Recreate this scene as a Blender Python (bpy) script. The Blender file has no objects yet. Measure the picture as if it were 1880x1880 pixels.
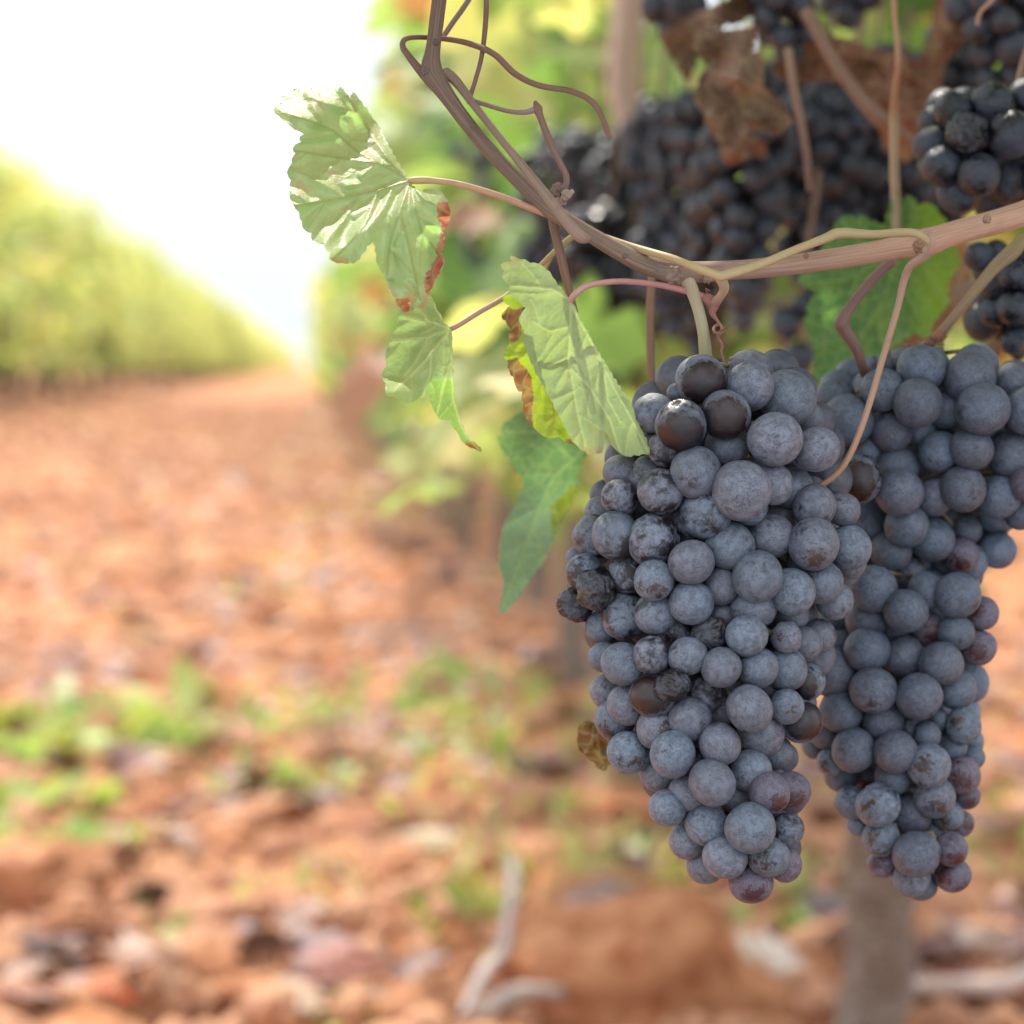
import bpy, bmesh, math, random
from mathutils import Vector, Matrix, Euler, noise
from mathutils.geometry import delaunay_2d_cdt
R = math.radians
random.seed(11)
sc = bpy.context.scene
col = sc.collection

# ------------------------------------------------------------------ camera
FPX = 4273.0                       # focal length in pixels of the 1880 px photograph
CAM_H = 0.62
PITCH = math.atan(268 / FPX)
YAW = math.atan(365 / FPX)
cd = bpy.data.cameras.new('camera')
cam = bpy.data.objects.new('camera', cd)
col.objects.link(cam)
cam.location = (0, 0, CAM_H)
cam.rotation_euler = (math.pi / 2 - PITCH, 0, -YAW)
cd.sensor_width = 36
cd.lens = 36 * FPX / 1880
cd.clip_start = 0.02
cd.clip_end = 3000
cd.dof.use_dof = True
cd.dof.focus_distance = 0.690
cd.dof.aperture_fstop = 8.8
sc.camera = cam
CM = Matrix.Translation(cam.location) @ cam.rotation_euler.to_matrix().to_4x4()

# ------------------------------------------------------------------ light
SUN_AZ, SUN_EL = R(-8), R(54)      # sun high, almost along the row, behind the bunches
S = Vector((math.sin(SUN_AZ) * math.cos(SUN_EL), math.cos(SUN_AZ) * math.cos(SUN_EL), math.sin(SUN_EL)))
w = bpy.data.worlds.new('World'); sc.world = w; w.use_nodes = True
nt = w.node_tree; nt.nodes.clear()
wo = nt.nodes.new('ShaderNodeOutputWorld'); bg = nt.nodes.new('ShaderNodeBackground')
sky = nt.nodes.new('ShaderNodeTexSky'); sky.sky_type = 'NISHITA'; sky.sun_disc = False
sky.sun_elevation = SUN_EL; sky.sun_rotation = SUN_AZ; sky.air_density = 1.0; sky.dust_density = 2.0
tc = nt.nodes.new('ShaderNodeTexCoord'); cn = nt.nodes.new('ShaderNodeTexNoise')
cn.inputs['Scale'].default_value = 2.2; cn.inputs['Detail'].default_value = 6
nt.links.new(tc.outputs['Generated'], cn.inputs['Vector'])
cr = nt.nodes.new('ShaderNodeMapRange')
cr.inputs['From Min'].default_value = 0.30; cr.inputs['From Max'].default_value = 0.56
cr.inputs['To Min'].default_value = 0.78; cr.inputs['To Max'].default_value = 1.0
nt.links.new(cn.outputs['Fac'], cr.inputs['Value'])
mx = nt.nodes.new('ShaderNodeMix'); mx.data_type = 'RGBA'
nt.links.new(cr.outputs['Result'], mx.inputs['Factor'])
nt.links.new(sky.outputs['Color'], mx.inputs['A'])
sx = nt.nodes.new('ShaderNodeSeparateXYZ'); nt.links.new(tc.outputs['Generated'], sx.inputs[0])
el = nt.nodes.new('ShaderNodeMapRange'); el.interpolation_type = 'SMOOTHSTEP'
el.inputs['From Min'].default_value = 0.0; el.inputs['From Max'].default_value = 0.45
nt.links.new(sx.outputs['Z'], el.inputs['Value'])
cl = nt.nodes.new('ShaderNodeMix'); cl.data_type = 'RGBA'
nt.links.new(el.outputs['Result'], cl.inputs['Factor'])
cl.inputs['A'].default_value = (3.25, 3.5, 3.75, 1); cl.inputs['B'].default_value = (9.0, 9.5, 10.6, 1)
nt.links.new(cl.outputs['Result'], mx.inputs['B'])
hz = nt.nodes.new('ShaderNodeMath'); hz.operation = 'MULTIPLY_ADD'; hz.inputs[1].default_value = -0.25; hz.inputs[2].default_value = 1.0
nt.links.new(el.outputs['Result'], hz.inputs[0])
fm = nt.nodes.new('ShaderNodeMath'); fm.operation = 'MAXIMUM'
nt.links.new(cr.outputs['Result'], fm.inputs[0]); nt.links.new(hz.outputs[0], fm.inputs[1])
nt.links.new(fm.outputs[0], mx.inputs['Factor'])
nt.links.new(mx.outputs['Result'], bg.inputs['Color'])
bg.inputs['Strength'].default_value = 0.13
nt.links.new(bg.outputs['Background'], wo.inputs['Surface'])
sl = bpy.data.lights.new('sun', 'SUN'); sl.energy = 3.25; sl.angle = R(0.6); sl.color = (1, 0.93, 0.82)
so = bpy.data.objects.new('sun', sl); col.objects.link(so)
so.rotation_euler = S.to_track_quat('Z', 'Y').to_euler()
so.location = (2, 4, 5)
sc.view_settings.view_transform = 'Standard'
sc.view_settings.look = 'None'
sc.view_settings.exposure = 1.16
sc.view_settings.gamma = 1
sc.cycles.use_denoising = True
sc.cycles.max_bounces = 8
sc.cycles.transmission_bounces = 6
sc.cycles.sample_clamp_indirect = 6

# ------------------------------------------------------------------ helpers
def P(u, v, d):
    "world point seen at photo pixel (u, v), d metres in front of the lens"
    return CM @ Vector(((u - 940) / FPX * d, -(v - 940) / FPX * d, -d))

def GP(u, v, z=0.0):
    "point of the ground plane seen at photo pixel (u, v)"
    o = cam.location; r = (P(u, v, 1.0) - o)
    t = (z - o.z) / r.z
    return o + r * t

def tag(o, label=None, cat=None, group=None, kind=None):
    if label: o['label'] = label
    if cat: o['category'] = cat
    if group: o['group'] = group
    if kind: o['kind'] = kind
    return o

def empty(name, loc):
    o = bpy.data.objects.new(name, None); col.objects.link(o)
    o.location = loc; o.empty_display_size = 0.02
    return o

def link_mesh(name, me, parent=None, loc=None):
    o = bpy.data.objects.new(name, me); col.objects.link(o)
    if parent is not None: o.parent = parent
    if loc is not None: o.location = loc
    return o

def new_mesh(name, verts, faces, mat, cols=None, uvs=None, smooth=True):
    me = bpy.data.meshes.new(name)
    me.from_pydata([tuple(v) for v in verts], [], faces)
    if cols is not None:
        a = me.color_attributes.new('Col', 'FLOAT_COLOR', 'POINT')
        flat = []
        for c in cols: flat += [c[0], c[1], c[2], 1.0]
        a.data.foreach_set('color', flat)
    if uvs is not None:
        ul = me.uv_layers.new(name='UVMap')
        flat = []
        for l in me.loops: flat += list(uvs[l.vertex_index])
        ul.data.foreach_set('uv', flat)
    if mat: me.materials.append(mat)
    if smooth: me.polygons.foreach_set('use_smooth', [True] * len(me.polygons))
    me.update()
    return me

def nz(p, s=1.0):
    return noise.noise(Vector(p) * s)

# ------------------------------------------------------------------ materials
class NT:
    def __init__(self, name):
        self.m = bpy.data.materials.new(name); self.m.use_nodes = True
        self.t = self.m.node_tree; self.t.nodes.clear()
        self.out = self.n('ShaderNodeOutputMaterial')
    def n(self, typ, **kw):
        x = self.t.nodes.new(typ)
        for k, v in kw.items():
            if hasattr(x, k) and k not in x.inputs: setattr(x, k, v)
        return x
    def l(self, a, b): self.t.links.new(a, b)
    def noise(self, vec, scale, detail=4, rough=0.55, dist=0.0):
        x = self.n('ShaderNodeTexNoise'); x.inputs['Scale'].default_value = scale
        x.inputs['Detail'].default_value = detail; x.inputs['Roughness'].default_value = rough
        x.inputs['Distortion'].default_value = dist
        if vec is not None: self.l(vec, x.inputs['Vector'])
        return x.outputs['Fac']
    def ramp(self, val, a, b, lo=0.0, hi=1.0):
        x = self.n('ShaderNodeMapRange'); x.interpolation_type = 'SMOOTHSTEP'
        x.inputs['From Min'].default_value = a; x.inputs['From Max'].default_value = b
        x.inputs['To Min'].default_value = lo; x.inputs['To Max'].default_value = hi
        self.l(val, x.inputs['Value']); return x.outputs['Result']
    def math(self, op, a, b=None):
        x = self.n('ShaderNodeMath'); x.operation = op
        for i, v in enumerate((a, b)):
            if v is None: continue
            if isinstance(v, (int, float)): x.inputs[i].default_value = v
            else: self.l(v, x.inputs[i])
        return x.outputs[0]
    def mix(self, f, a, b, blend='MIX'):
        x = self.n('ShaderNodeMix'); x.data_type = 'RGBA'; x.blend_type = blend
        for k, v in (('Factor', f), ('A', a), ('B', b)):
            if isinstance(v, (int, float)): x.inputs[k].default_value = v
            elif isinstance(v, tuple): x.inputs[k].default_value = (*v, 1)
            else: self.l(v, x.inputs[k])
        return x.outputs['Result']
    def bump(self, h, strength=0.3, dist=0.001):
        x = self.n('ShaderNodeBump'); x.inputs['Strength'].default_value = strength
        x.inputs['Distance'].default_value = dist; self.l(h, x.inputs['Height'])
        return x.outputs['Normal']
    def principled(self, color, rough=0.6, spec=0.5, normal=None):
        p = self.n('ShaderNodeBsdfPrincipled')
        for k, v in (('Base Color', color), ('Roughness', rough), ('Specular IOR Level', spec)):
            if isinstance(v, (int, float)): p.inputs[k].default_value = v
            elif isinstance(v, tuple): p.inputs[k].default_value = (*v, 1)
            else: self.l(v, p.inputs[k])
        if normal is not None: self.l(normal, p.inputs['Normal'])
        return p
    def attr(self, name='Col'):
        a = self.n('ShaderNodeAttribute'); a.attribute_name = name; return a.outputs['Color']
    def obj(self): return self.n('ShaderNodeTexCoord').outputs['Object']
    def done(self, sh): self.l(sh, self.out.inputs['Surface']); return self.m

def berry_mat(name, bloom=(0.138, 0.175, 0.228), bloom2=(0.160, 0.168, 0.212), skin=(0.013, 0.010, 0.014),
              cover=0.9, patch=0.0, patch_col=(0.05, 0.022, 0.02), speck=1.0, gloss=0.32, worn=(0.0, 0.0)):
    """waxy bloom over a dark skin: cover = how much of the wax remains, patch = size of the rubbed patch facing -Y"""
    t = NT(name)
    inf = t.n('ShaderNodeObjectInfo')
    co = t.obj()
    off = t.n('ShaderNodeVectorMath'); off.operation = 'SCALE'
    cmb = t.n('ShaderNodeCombineXYZ')
    for i in range(3): t.l(inf.outputs['Random'], cmb.inputs[i])
    t.l(cmb.outputs[0], off.inputs[0]); off.inputs['Scale'].default_value = 91.0
    add = t.n('ShaderNodeVectorMath'); add.operation = 'ADD'
    t.l(co, add.inputs[0]); t.l(off.outputs[0], add.inputs[1])
    vec = add.outputs[0]
    big = t.noise(vec, 0.9, 3, 0.5)
    mid = t.noise(vec, 3.2, 7, 0.68, 0.6)
    fine = t.noise(vec, 17.0, 5, 0.75)
    # the wax film
    hue = t.ramp(inf.outputs['Random'], 0.15, 0.85)
    b = t.mix(hue, bloom, bloom2)
    b = t.mix(t.ramp(mid, 0.36, 0.66, 0.0, 1.0), t.mix(0.62, b, skin), b)
    b = t.mix(t.ramp(fine, 0.42, 0.72, 0.0, 0.42), b, (0.25, 0.275, 0.33))
    # each berry a little lighter or darker than the next, and fine dark pores in the wax
    b = t.mix(t.ramp(t.math('FRACT', t.math('MULTIPLY', inf.outputs['Random'], 7.31)), 0, 1, 0.0, 0.34), b, (0.045, 0.048, 0.060))
    pore = t.ramp(t.noise(vec, 24.0, 2, 0.5), 0.60, 0.68)
    b = t.mix(t.math('MULTIPLY', pore, t.ramp(t.noise(vec, 1.7, 2), 0.40, 0.62, 0.15, 0.85)), b, (0.016, 0.015, 0.02))
    stv = t.n('ShaderNodeMapping'); stv.inputs['Scale'].default_value = (1.5, 9.0, 2.0); t.l(vec, stv.inputs['Vector'])
    b = t.mix(t.ramp(t.noise(stv.outputs[0], 2.5, 5, 0.7, 1.2), 0.58, 0.68, 0, 0.5), b, (0.19, 0.20, 0.235))
    # worn away scuffs
    sc_n = t.math('ADD', t.math('MULTIPLY', big, 0.62), t.math('MULTIPLY', mid, 0.38))
    keep = t.ramp(sc_n, 0.60 - cover * 0.30, 0.72 - cover * 0.30)
    c = t.mix(keep, skin, b)
    # small dark specks
    vo = t.n('ShaderNodeTexVoronoi'); vo.inputs['Scale'].default_value = 10.5; t.l(vec, vo.inputs['Vector'])
    vo.inputs['Randomness'].default_value = 1.0
    gate = t.ramp(t.noise(vec, 2.1, 2), 0.44, 0.60)
    rad = t.math('MULTIPLY', gate, 0.24 * speck)
    sp = t.math('SUBTRACT', 1.0, t.ramp(t.math('SUBTRACT', vo.outputs['Distance'], rad), -0.03, 0.05))
    c = t.mix(t.math('MULTIPLY', sp, 0.8), c, (0.014, 0.013, 0.018))
    # brown tip scar where the flower was
    sep = t.n('ShaderNodeSeparateXYZ'); t.l(co, sep.inputs[0])
    tip = t.ramp(t.math('ADD', sep.outputs['Z'], t.math('MULTIPLY', fine, 0.012)), 0.993, 1.003)
    c = t.mix(t.math('MULTIPLY', tip, 0.7), c, (0.07, 0.045, 0.03))
    film = t.math('MULTIPLY', keep, 1.0)
    if patch > 0:
        # rubbed side of the berry with a ragged rim
        d = t.n('ShaderNodeVectorMath'); d.operation = 'DOT_PRODUCT'; t.l(co, d.inputs[0]); d.inputs[1].default_value = (0.0, 0.0, -1.0)
        e = t.math('ADD', d.outputs['Value'], t.math('MULTIPLY', t.math('SUBTRACT', mid, 0.5), 1.1))
        pm = t.ramp(e, 1 - patch, 1 - patch + (0.20 if patch > 0.4 else 0.08))
        c = t.mix(pm, c, t.mix(t.ramp(big, 0.35, 0.65), skin, patch_col))
        film = t.math('MULTIPLY', keep, t.math('SUBTRACT', 1.0, pm))
    rg = t.n('ShaderNodeMapRange'); rg.inputs['To Min'].default_value = gloss; rg.inputs['To Max'].default_value = 0.54
    t.l(film, rg.inputs['Value'])
    nm = t.bump(t.math('ADD', t.math('MULTIPLY', mid, 0.7), t.math('MULTIPLY', fine, 0.3)), 0.22, 0.12)
    p = t.principled(c, rg.outputs['Result'], 0.5, nm)
    return t.done(p.outputs[0])

M = {}
M['bloom'] = berry_mat('berry_bloom', cover=0.97)
M['worn'] = berry_mat('berry_worn', cover=0.62, speck=0.6)
M['dark'] = berry_mat('berry_rubbed', cover=0.7, patch=0.62, patch_col=(0.020, 0.006, 0.006), gloss=0.2)
M['patch'] = berry_mat('berry_patched', cover=0.95, patch=0.10, patch_col=(0.055, 0.03, 0.022))
M['red'] = berry_mat('berry_reddish', bloom=(0.125, 0.108, 0.155), bloom2=(0.135, 0.095, 0.13), skin=(0.035, 0.010, 0.016), cover=0.9, patch=0.16, patch_col=(0.05, 0.011, 0.015), gloss=0.28)
M['unripe'] = berry_mat('berry_unripe', bloom=(0.35, 0.17, 0.13), bloom2=(0.35, 0.17, 0.13), skin=(0.30, 0.03, 0.03), cover=0.6, patch=0.5, patch_col=(0.3, 0.06, 0.04), gloss=0.3)
M['shade'] = berry_mat('berry_bloom_shaded', bloom=(0.082, 0.114, 0.165), bloom2=(0.094, 0.105, 0.150), cover=0.99, speck=0.5)  # darker copy of the bloom, shade painted into the second bunch
M['black'] = berry_mat('berry_deep_shade', bloom=(0.010, 0.022, 0.046), bloom2=(0.010, 0.018, 0.036), skin=(0.004, 0.004, 0.008), cover=0.62, speck=0.5, gloss=0.22)  # same grapes much darker: shade under the vine put into the colour
M['crust'] = berry_mat('berry_shrivelled', bloom=(0.030, 0.033, 0.046), bloom2=(0.022, 0.022, 0.030), skin=(0.007, 0.006, 0.008), cover=0.5, speck=1.0, gloss=0.28)

def bark_mat(name, streak=0.5, su=34.0, sv=1.3, rough=0.75, bump=0.5, fleck=0.3):
    t = NT(name)
    uv = t.n('ShaderNodeTexCoord').outputs['UV']
    mp = t.n('ShaderNodeMapping'); mp.inputs['Scale'].default_value = (su, sv, 1); t.l(uv, mp.inputs['Vector'])
    s1 = t.noise(mp.outputs[0], 2.0, 6, 0.65)
    c = t.attr()
    obn = t.noise(t.obj(), 120.0, 4, 0.6)
    dk = t.mix(1.0, c, (0.62, 0.57, 0.54), 'MULTIPLY')
    lt = t.mix(0.18, c, (0.62, 0.52, 0.44))
    a = t.mix(t.ramp(s1, 0.35, 0.62), dk, lt)
    a = t.mix(streak, c, a)
    a = t.mix(t.ramp(obn, 0.56, 0.7, 0.0, fleck), a, dk)
    nm = t.bump(t.math('ADD', s1, t.math('MULTIPLY', obn, 0.4)), bump, 0.0012)
    return t.done(t.principled(a, rough, 0.3, nm).outputs[0])
M['bark'] = bark_mat('cane_bark', 0.7, bump=0.35)
M['stem'] = bark_mat('green_stem', 0.3, rough=0.5, bump=0.25, fleck=0.35)
M['trunk'] = bark_mat('trunk_bark', 0.9, 5.0, 10.0, 0.9, 1.0, 0.4)

def leaf_mat(name, transl=0.42, net=190.0, bump=0.16, rough=0.5, spec=0.35):
    t = NT(name)
    co = t.obj()
    c = t.attr()
    n1 = t.noise(co, 60.0, 5, 0.6)
    wv = t.n('ShaderNodeVectorMath'); wv.operation = 'ADD'; t.l(co, wv.inputs[0])
    nn = t.n('ShaderNodeTexNoise'); nn.inputs['Scale'].default_value = 90; t.l(co, nn.inputs['Vector'])
    scl = t.n('ShaderNodeVectorMath'); scl.operation = 'SCALE'; scl.inputs['Scale'].default_value = 0.004; t.l(nn.outputs['Color'], scl.inputs[0])
    t.l(scl.outputs[0], wv.inputs[1])
    vo = t.n('ShaderNodeTexVoronoi'); vo.feature = 'DISTANCE_TO_EDGE'; vo.inputs['Scale'].default_value = net; t.l(wv.outputs[0], vo.inputs['Vector'])
    vo2 = t.n('ShaderNodeTexVoronoi'); vo2.feature = 'DISTANCE_TO_EDGE'; vo2.inputs['Scale'].default_value = net * 3.3; t.l(wv.outputs[0], vo2.inputs['Vector'])
    v1 = t.ramp(vo.outputs['Distance'], 0.0, 0.11)
    v2 = t.ramp(vo2.outputs['Distance'], 0.0, 0.2)
    h = t.math('ADD', t.math('MULTIPLY', v1, 0.7), t.math('MULTIPLY', v2, 0.3))
    a = t.mix(t.math('MULTIPLY', t.math('SUBTRACT', 1.0, v1), 0.22), c, (0.42, 0.48, 0.20))
    a = t.mix(t.ramp(n1, 0.35, 0.7, 0.0, 0.28), a, t.mix(1.0, a, (0.72, 0.78, 0.6), 'MULTIPLY'))
    iv = t.math('SUBTRACT', 1.0, h)
    nm = t.bump(iv, bump, 0.0009)
    p = t.principled(a, rough, spec, nm)
    tr = t.n('ShaderNodeBsdfTranslucent')
    t.l(t.mix(1.0, a, (1.05, 1.25, 0.65), 'MULTIPLY'), tr.inputs['Color']); t.l(nm, tr.inputs['Normal'])
    m = t.n('ShaderNodeMixShader'); m.inputs[0].default_value = transl
    t.l(p.outputs[0], m.inputs[1]); t.l(tr.outputs[0], m.inputs[2])
    return t.done(m.outputs[0])
M['leaf'] = leaf_mat('vine_leaf')
M['dryleaf'] = leaf_mat('dry_leaf', 0.10, 150.0, 0.5, 0.7, 0.2)

def simple_leaf(name, transl):
    t = NT(name); c = t.attr()
    p = t.principled(c, 0.5, 0.35)
    tr = t.n('ShaderNodeBsdfTranslucent'); t.l(t.mix(1.0, c, (1.25, 1.3, 0.85), 'MULTIPLY'), tr.inputs['Color'])
    m = t.n('ShaderNodeMixShader'); m.inputs[0].default_value = transl
    t.l(p.outputs[0], m.inputs[1]); t.l(tr.outputs[0], m.inputs[2])
    return t.done(m.outputs[0])
M['foliage'] = simple_leaf('canopy_foliage', 0.5)
M['litter'] = simple_leaf('litter_leaf', 0.12)
M['weed'] = simple_leaf('weed_leaf', 0.4)

def soil_mat():
    t = NT('red_soil'); co = t.obj()
    a = t.noise(co, 0.9, 5, 0.6); b = t.noise(co, 7.0, 6, 0.65); c = t.noise(co, 45.0, 5, 0.7)
    x = t.mix(t.ramp(a, 0.35, 0.65), (0.31, 0.106, 0.042), (0.46, 0.198, 0.088))
    x = t.mix(t.ramp(b, 0.40, 0.66), x, (0.54, 0.28, 0.145))
    x = t.mix(t.ramp(t.noise(co, 2.6, 4, 0.6), 0.54, 0.66, 0, 0.65), x, (0.17, 0.085, 0.065))
    x = t.mix(t.ramp(t.noise(co, 1.7, 4, 0.6), 0.55, 0.68, 0, 0.55), x, (0.42, 0.33, 0.13))
    x = t.mix(t.ramp(c, 0.45, 0.65, 0, 0.75), x, (0.16, 0.062, 0.04))
    nm = t.bump(t.math('ADD', b, c), 0.6, 0.02)
    return t.done(t.principled(x, 0.95, 0.15, nm).outputs[0])
M['soil'] = soil_mat()
def clod_mat(name, c1, c2):
    t = NT(name); co = t.obj()
    inf = t.n('ShaderNodeObjectInfo')
    b = t.noise(co, 3.0, 6, 0.65); c = t.noise(co, 14.0, 5, 0.7)
    x = t.mix(t.ramp(b, 0.35, 0.65), c1, c2)
    x = t.mix(t.ramp(inf.outputs['Random'], 0, 1, 0, 0.35), x, (0.55, 0.36, 0.25))
    nm = t.bump(t.math('ADD', b, c), 0.5, 0.1)
    return t.done(t.principled(x, 0.92, 0.15, nm).outputs[0])
M['clod'] = clod_mat('soil_clod', (0.33, 0.115, 0.048), (0.55, 0.26, 0.13))
M['stone'] = clod_mat('pale_stone', (0.55, 0.42, 0.30), (0.68, 0.56, 0.42))

# ------------------------------------------------------------------ tubes
def catmull(pts, n=6):
    out = []
    k = len(pts)
    for i in range(k - 1):
        p0 = pts[max(i - 1, 0)]; p1 = pts[i]; p2 = pts[i + 1]; p3 = pts[min(i + 2, k - 1)]
        for j in range(n):
            t = j / n
            out.append(tuple(0.5 * ((2 * b) + (-a + c) * t + (2 * a - 5 * b + 4 * c - d) * t * t + (-a + 3 * b - 3 * c + d) * t ** 3)
                             for a, b, c, d in zip(p0, p1, p2, p3)))
    out.append(tuple(pts[-1]))
    return out

def tube_data(rows, sides=14, wob=0.0, V=None, F=None, C=None, U=None):
    "rows: (x, y, z, r, cr, cg, cb)"
    V = [] if V is None else V; F = [] if F is None else F; C = [] if C is None else C; U = [] if U is None else U
    base = len(V)
    ps = [Vector(q[:3]) for q in rows]
    up = None; L = 0.0
    for i, q in enumerate(rows):
        tng = (ps[min(i + 1, len(ps) - 1)] - ps[max(i - 1, 0)])
        if tng.length < 1e-9: tng = Vector((0, 0, 1))
        tng.normalize()
        if up is None:
            up = tng.orthogonal().normalized()
        up = (up - tng * up.dot(tng)).normalized()
        side = tng.cross(up)
        if i: L += (ps[i] - ps[i - 1]).length
        for j in range(sides + 1):
            a = 2 * math.pi * j / sides
            dr = up * math.cos(a) + side * math.sin(a)
            aa = 2 * math.pi * (j % sides) / sides
            rr = q[3]
            if wob:
                rr *= 1 + wob * (nz((math.cos(aa) * 1.2 + L * 9, math.sin(aa) * 1.2, L * 60)) + 0.6 * nz((math.cos(aa) * 3, math.sin(aa) * 3, L * 150)))
            V.append(ps[i] + dr * rr); C.append(q[4:7]); U.append((j / sides, L * 12))
    n = sides + 1
    for i in range(len(rows) - 1):
        for j in range(sides):
            a = base + i * n + j
            F.append((a, a + 1, a + n + 1, a + n))
    # rounded caps
    for end, idx in ((0, 0), (1, len(rows) - 1)):
        c = len(V); q = rows[idx]
        o = (ps[0] - ps[1]) if end == 0 else (ps[-1] - ps[-2])
        o = o.normalized() * q[3] * 0.45 if o.length > 0 else Vector()
        V.append(ps[idx] + o); C.append(q[4:7]); U.append((0.5, U[base + idx * n][1]))
        for j in range(sides):
            a = base + idx * n + j
            F.append((c, a + 1, a) if end == 0 else (c, a, a + 1))
    return V, F, C, U

def px_tube(pts, c0, c1=None, n=6, nodes=()):
    """pts: (u, v, depth, radius in photo px); returns rows in world space. colour runs c0 -> c1"""
    c1 = c1 or c0
    w = []
    for i, (u, v, d, r) in enumerate(pts):
        p = P(u, v, d); t = min(1, i / max(1, len(pts) - 1) * (2.0 if len(pts) == 12 and pts[0][3] == 19 else 1))
        w.append((p.x, p.y, p.z, r / FPX * d, *[a + (b - a) * t for a, b in zip(c0, c1)]))
    rows = catmull(w, n)
    out = []
    for q in rows:
        k = 0
        for (nu, nv, nd, sw, wd) in nodes:
            k = max(k, sw * math.exp(-((Vector(q[:3]) - P(nu, nv, nd)).length / wd) ** 2))
        out.append((*q[:3], q[3] * (1 + k), *q[4:]))
    return out

def tube_obj(name, rows, mat, parent=None, sides=14, wob=0.0):
    V, F, C, U = tube_data(rows, sides, wob)
    loc = parent.location if parent is not None else Vector()
    if parent is None:
        loc = Vector(V[0]); V = [v - loc for v in V]
        return link_mesh(name, new_mesh(name, V, F, mat, C, U), None, loc)
    return link_mesh(name, new_mesh(name, [v - loc for v in V], F, mat, C, U), parent)

# ------------------------------------------------------------------ berries
def sphere_mesh(name, seed, kind='round', sub=4):
    bm = bmesh.new(); bmesh.ops.create_icosphere(bm, subdivisions=sub, radius=1.0)
    o = Vector((seed * 7.3, seed * 3.1, seed))
    for v in bm.verts:
        p = v.co.copy()
        if kind == 'round':
            k = 1 + 0.035 * noise.noise(p * 1.1 + o) + 0.008 * noise.noise(p * 4 + o)
            k -= 0.05 * math.exp(-((p - Vector((0, 0, 1))).length / 0.10) ** 2)
        elif kind == 'dent':
            k = 1 + 0.06 * noise.noise(p * 1.2 + o)
            k -= 0.13 * math.exp(-(noise.noise(p * 1.4 + o * 2) * 7) ** 2) * max(0, noise.noise(p * 0.9 - o) + 0.45)
        else:
            rd = 1 - abs(noise.noise(p * 2.1 + o)) * 2
            rd2 = 1 - abs(noise.noise(p * 4.6 + o)) * 2
            k = 0.95 + 0.16 * noise.noise(p * 1.3 + o) + 0.17 * rd * abs(rd) * 0.6 + 0.10 * rd2 * 0.5 + 0.05 * noise.noise(p * 11 + o)
        v.co = p * k
    me = bpy.data.meshes.new(name); bm.to_mesh(me); bm.free()
    me.polygons.foreach_set('use_smooth', [True] * len(me.polygons))
    me.materials.append(M['bloom'])
    return me
ROUND = [sphere_mesh('berry', i) for i in range(5)]
DENT = [sphere_mesh('berry', 20 + i, 'dent') for i in range(3)]
SHRIV = [sphere_mesh('berry', 40 + i, 'shrivel', 5) for i in range(2)]
LOW = [sphere_mesh('berry', 60 + i, 'round', 3) for i in range(2)]

def sphere_proto(me):
    return [v.co.copy() for v in me.vertices], [tuple(p.vertices) for p in me.polygons]

def pack(bs, name, root, mat, mats, low=False, limit=100, stuffname='inner_berries', extra_mat='bloom'):
    """bs: list of (world pos, radius, kind); the largest <=limit become parts, the rest one mesh"""
    inv = root.location
    main = bs[:limit]; rest = bs[limit:]
    for p, r, k in main:
        pool = LOW if low else (SHRIV if k == 's' else DENT if k in 'wp' and random.random() < 0.6 else ROUND)
        o = link_mesh('berry', random.choice(pool), root, p - inv)
        o.scale = (r * random.uniform(0.94, 1.05), r * random.uniform(0.94, 1.05), r * random.uniform(0.95, 1.08))
        tocam = (cam.location - p).normalized()
        if k in 'dprum':
            # turn the rubbed side roughly outward
            q = (-(tocam + Vector((random.uniform(-.7, .7), 0, random.uniform(-.7, .3))))).to_track_quat('Z', 'Y')
            o.rotation_euler = q.to_euler()
        else:
            o.rotation_euler = (random.uniform(0, 6.28), random.uniform(0, 6.28), random.uniform(0, 6.28))
        m = mats.get(k, mat)
        o.material_slots[0].link = 'OBJECT'; o.material_slots[0].material = M[m]
    if rest:
        SV, SF = sphere_proto(LOW[0]); V = []; F = []
        for p, r, k in rest:
            b = len(V); rot = Euler((random.random() * 6, random.random() * 6, 0)).to_matrix()
            V += [(p - inv) + rot @ (v * r) for v in SV]
            F += [tuple(b + i for i in f) for f in SF]
        o = link_mesh(stuffname, new_mesh(stuffname, V, F, M[extra_mat]), root)
        o['kind'] = 'stuff'

def trace(lst, ox, oy, s):
    return [(ox + x / s, oy + y / s, r / s, L, k) for x, y, r, L, k in lst]

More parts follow.
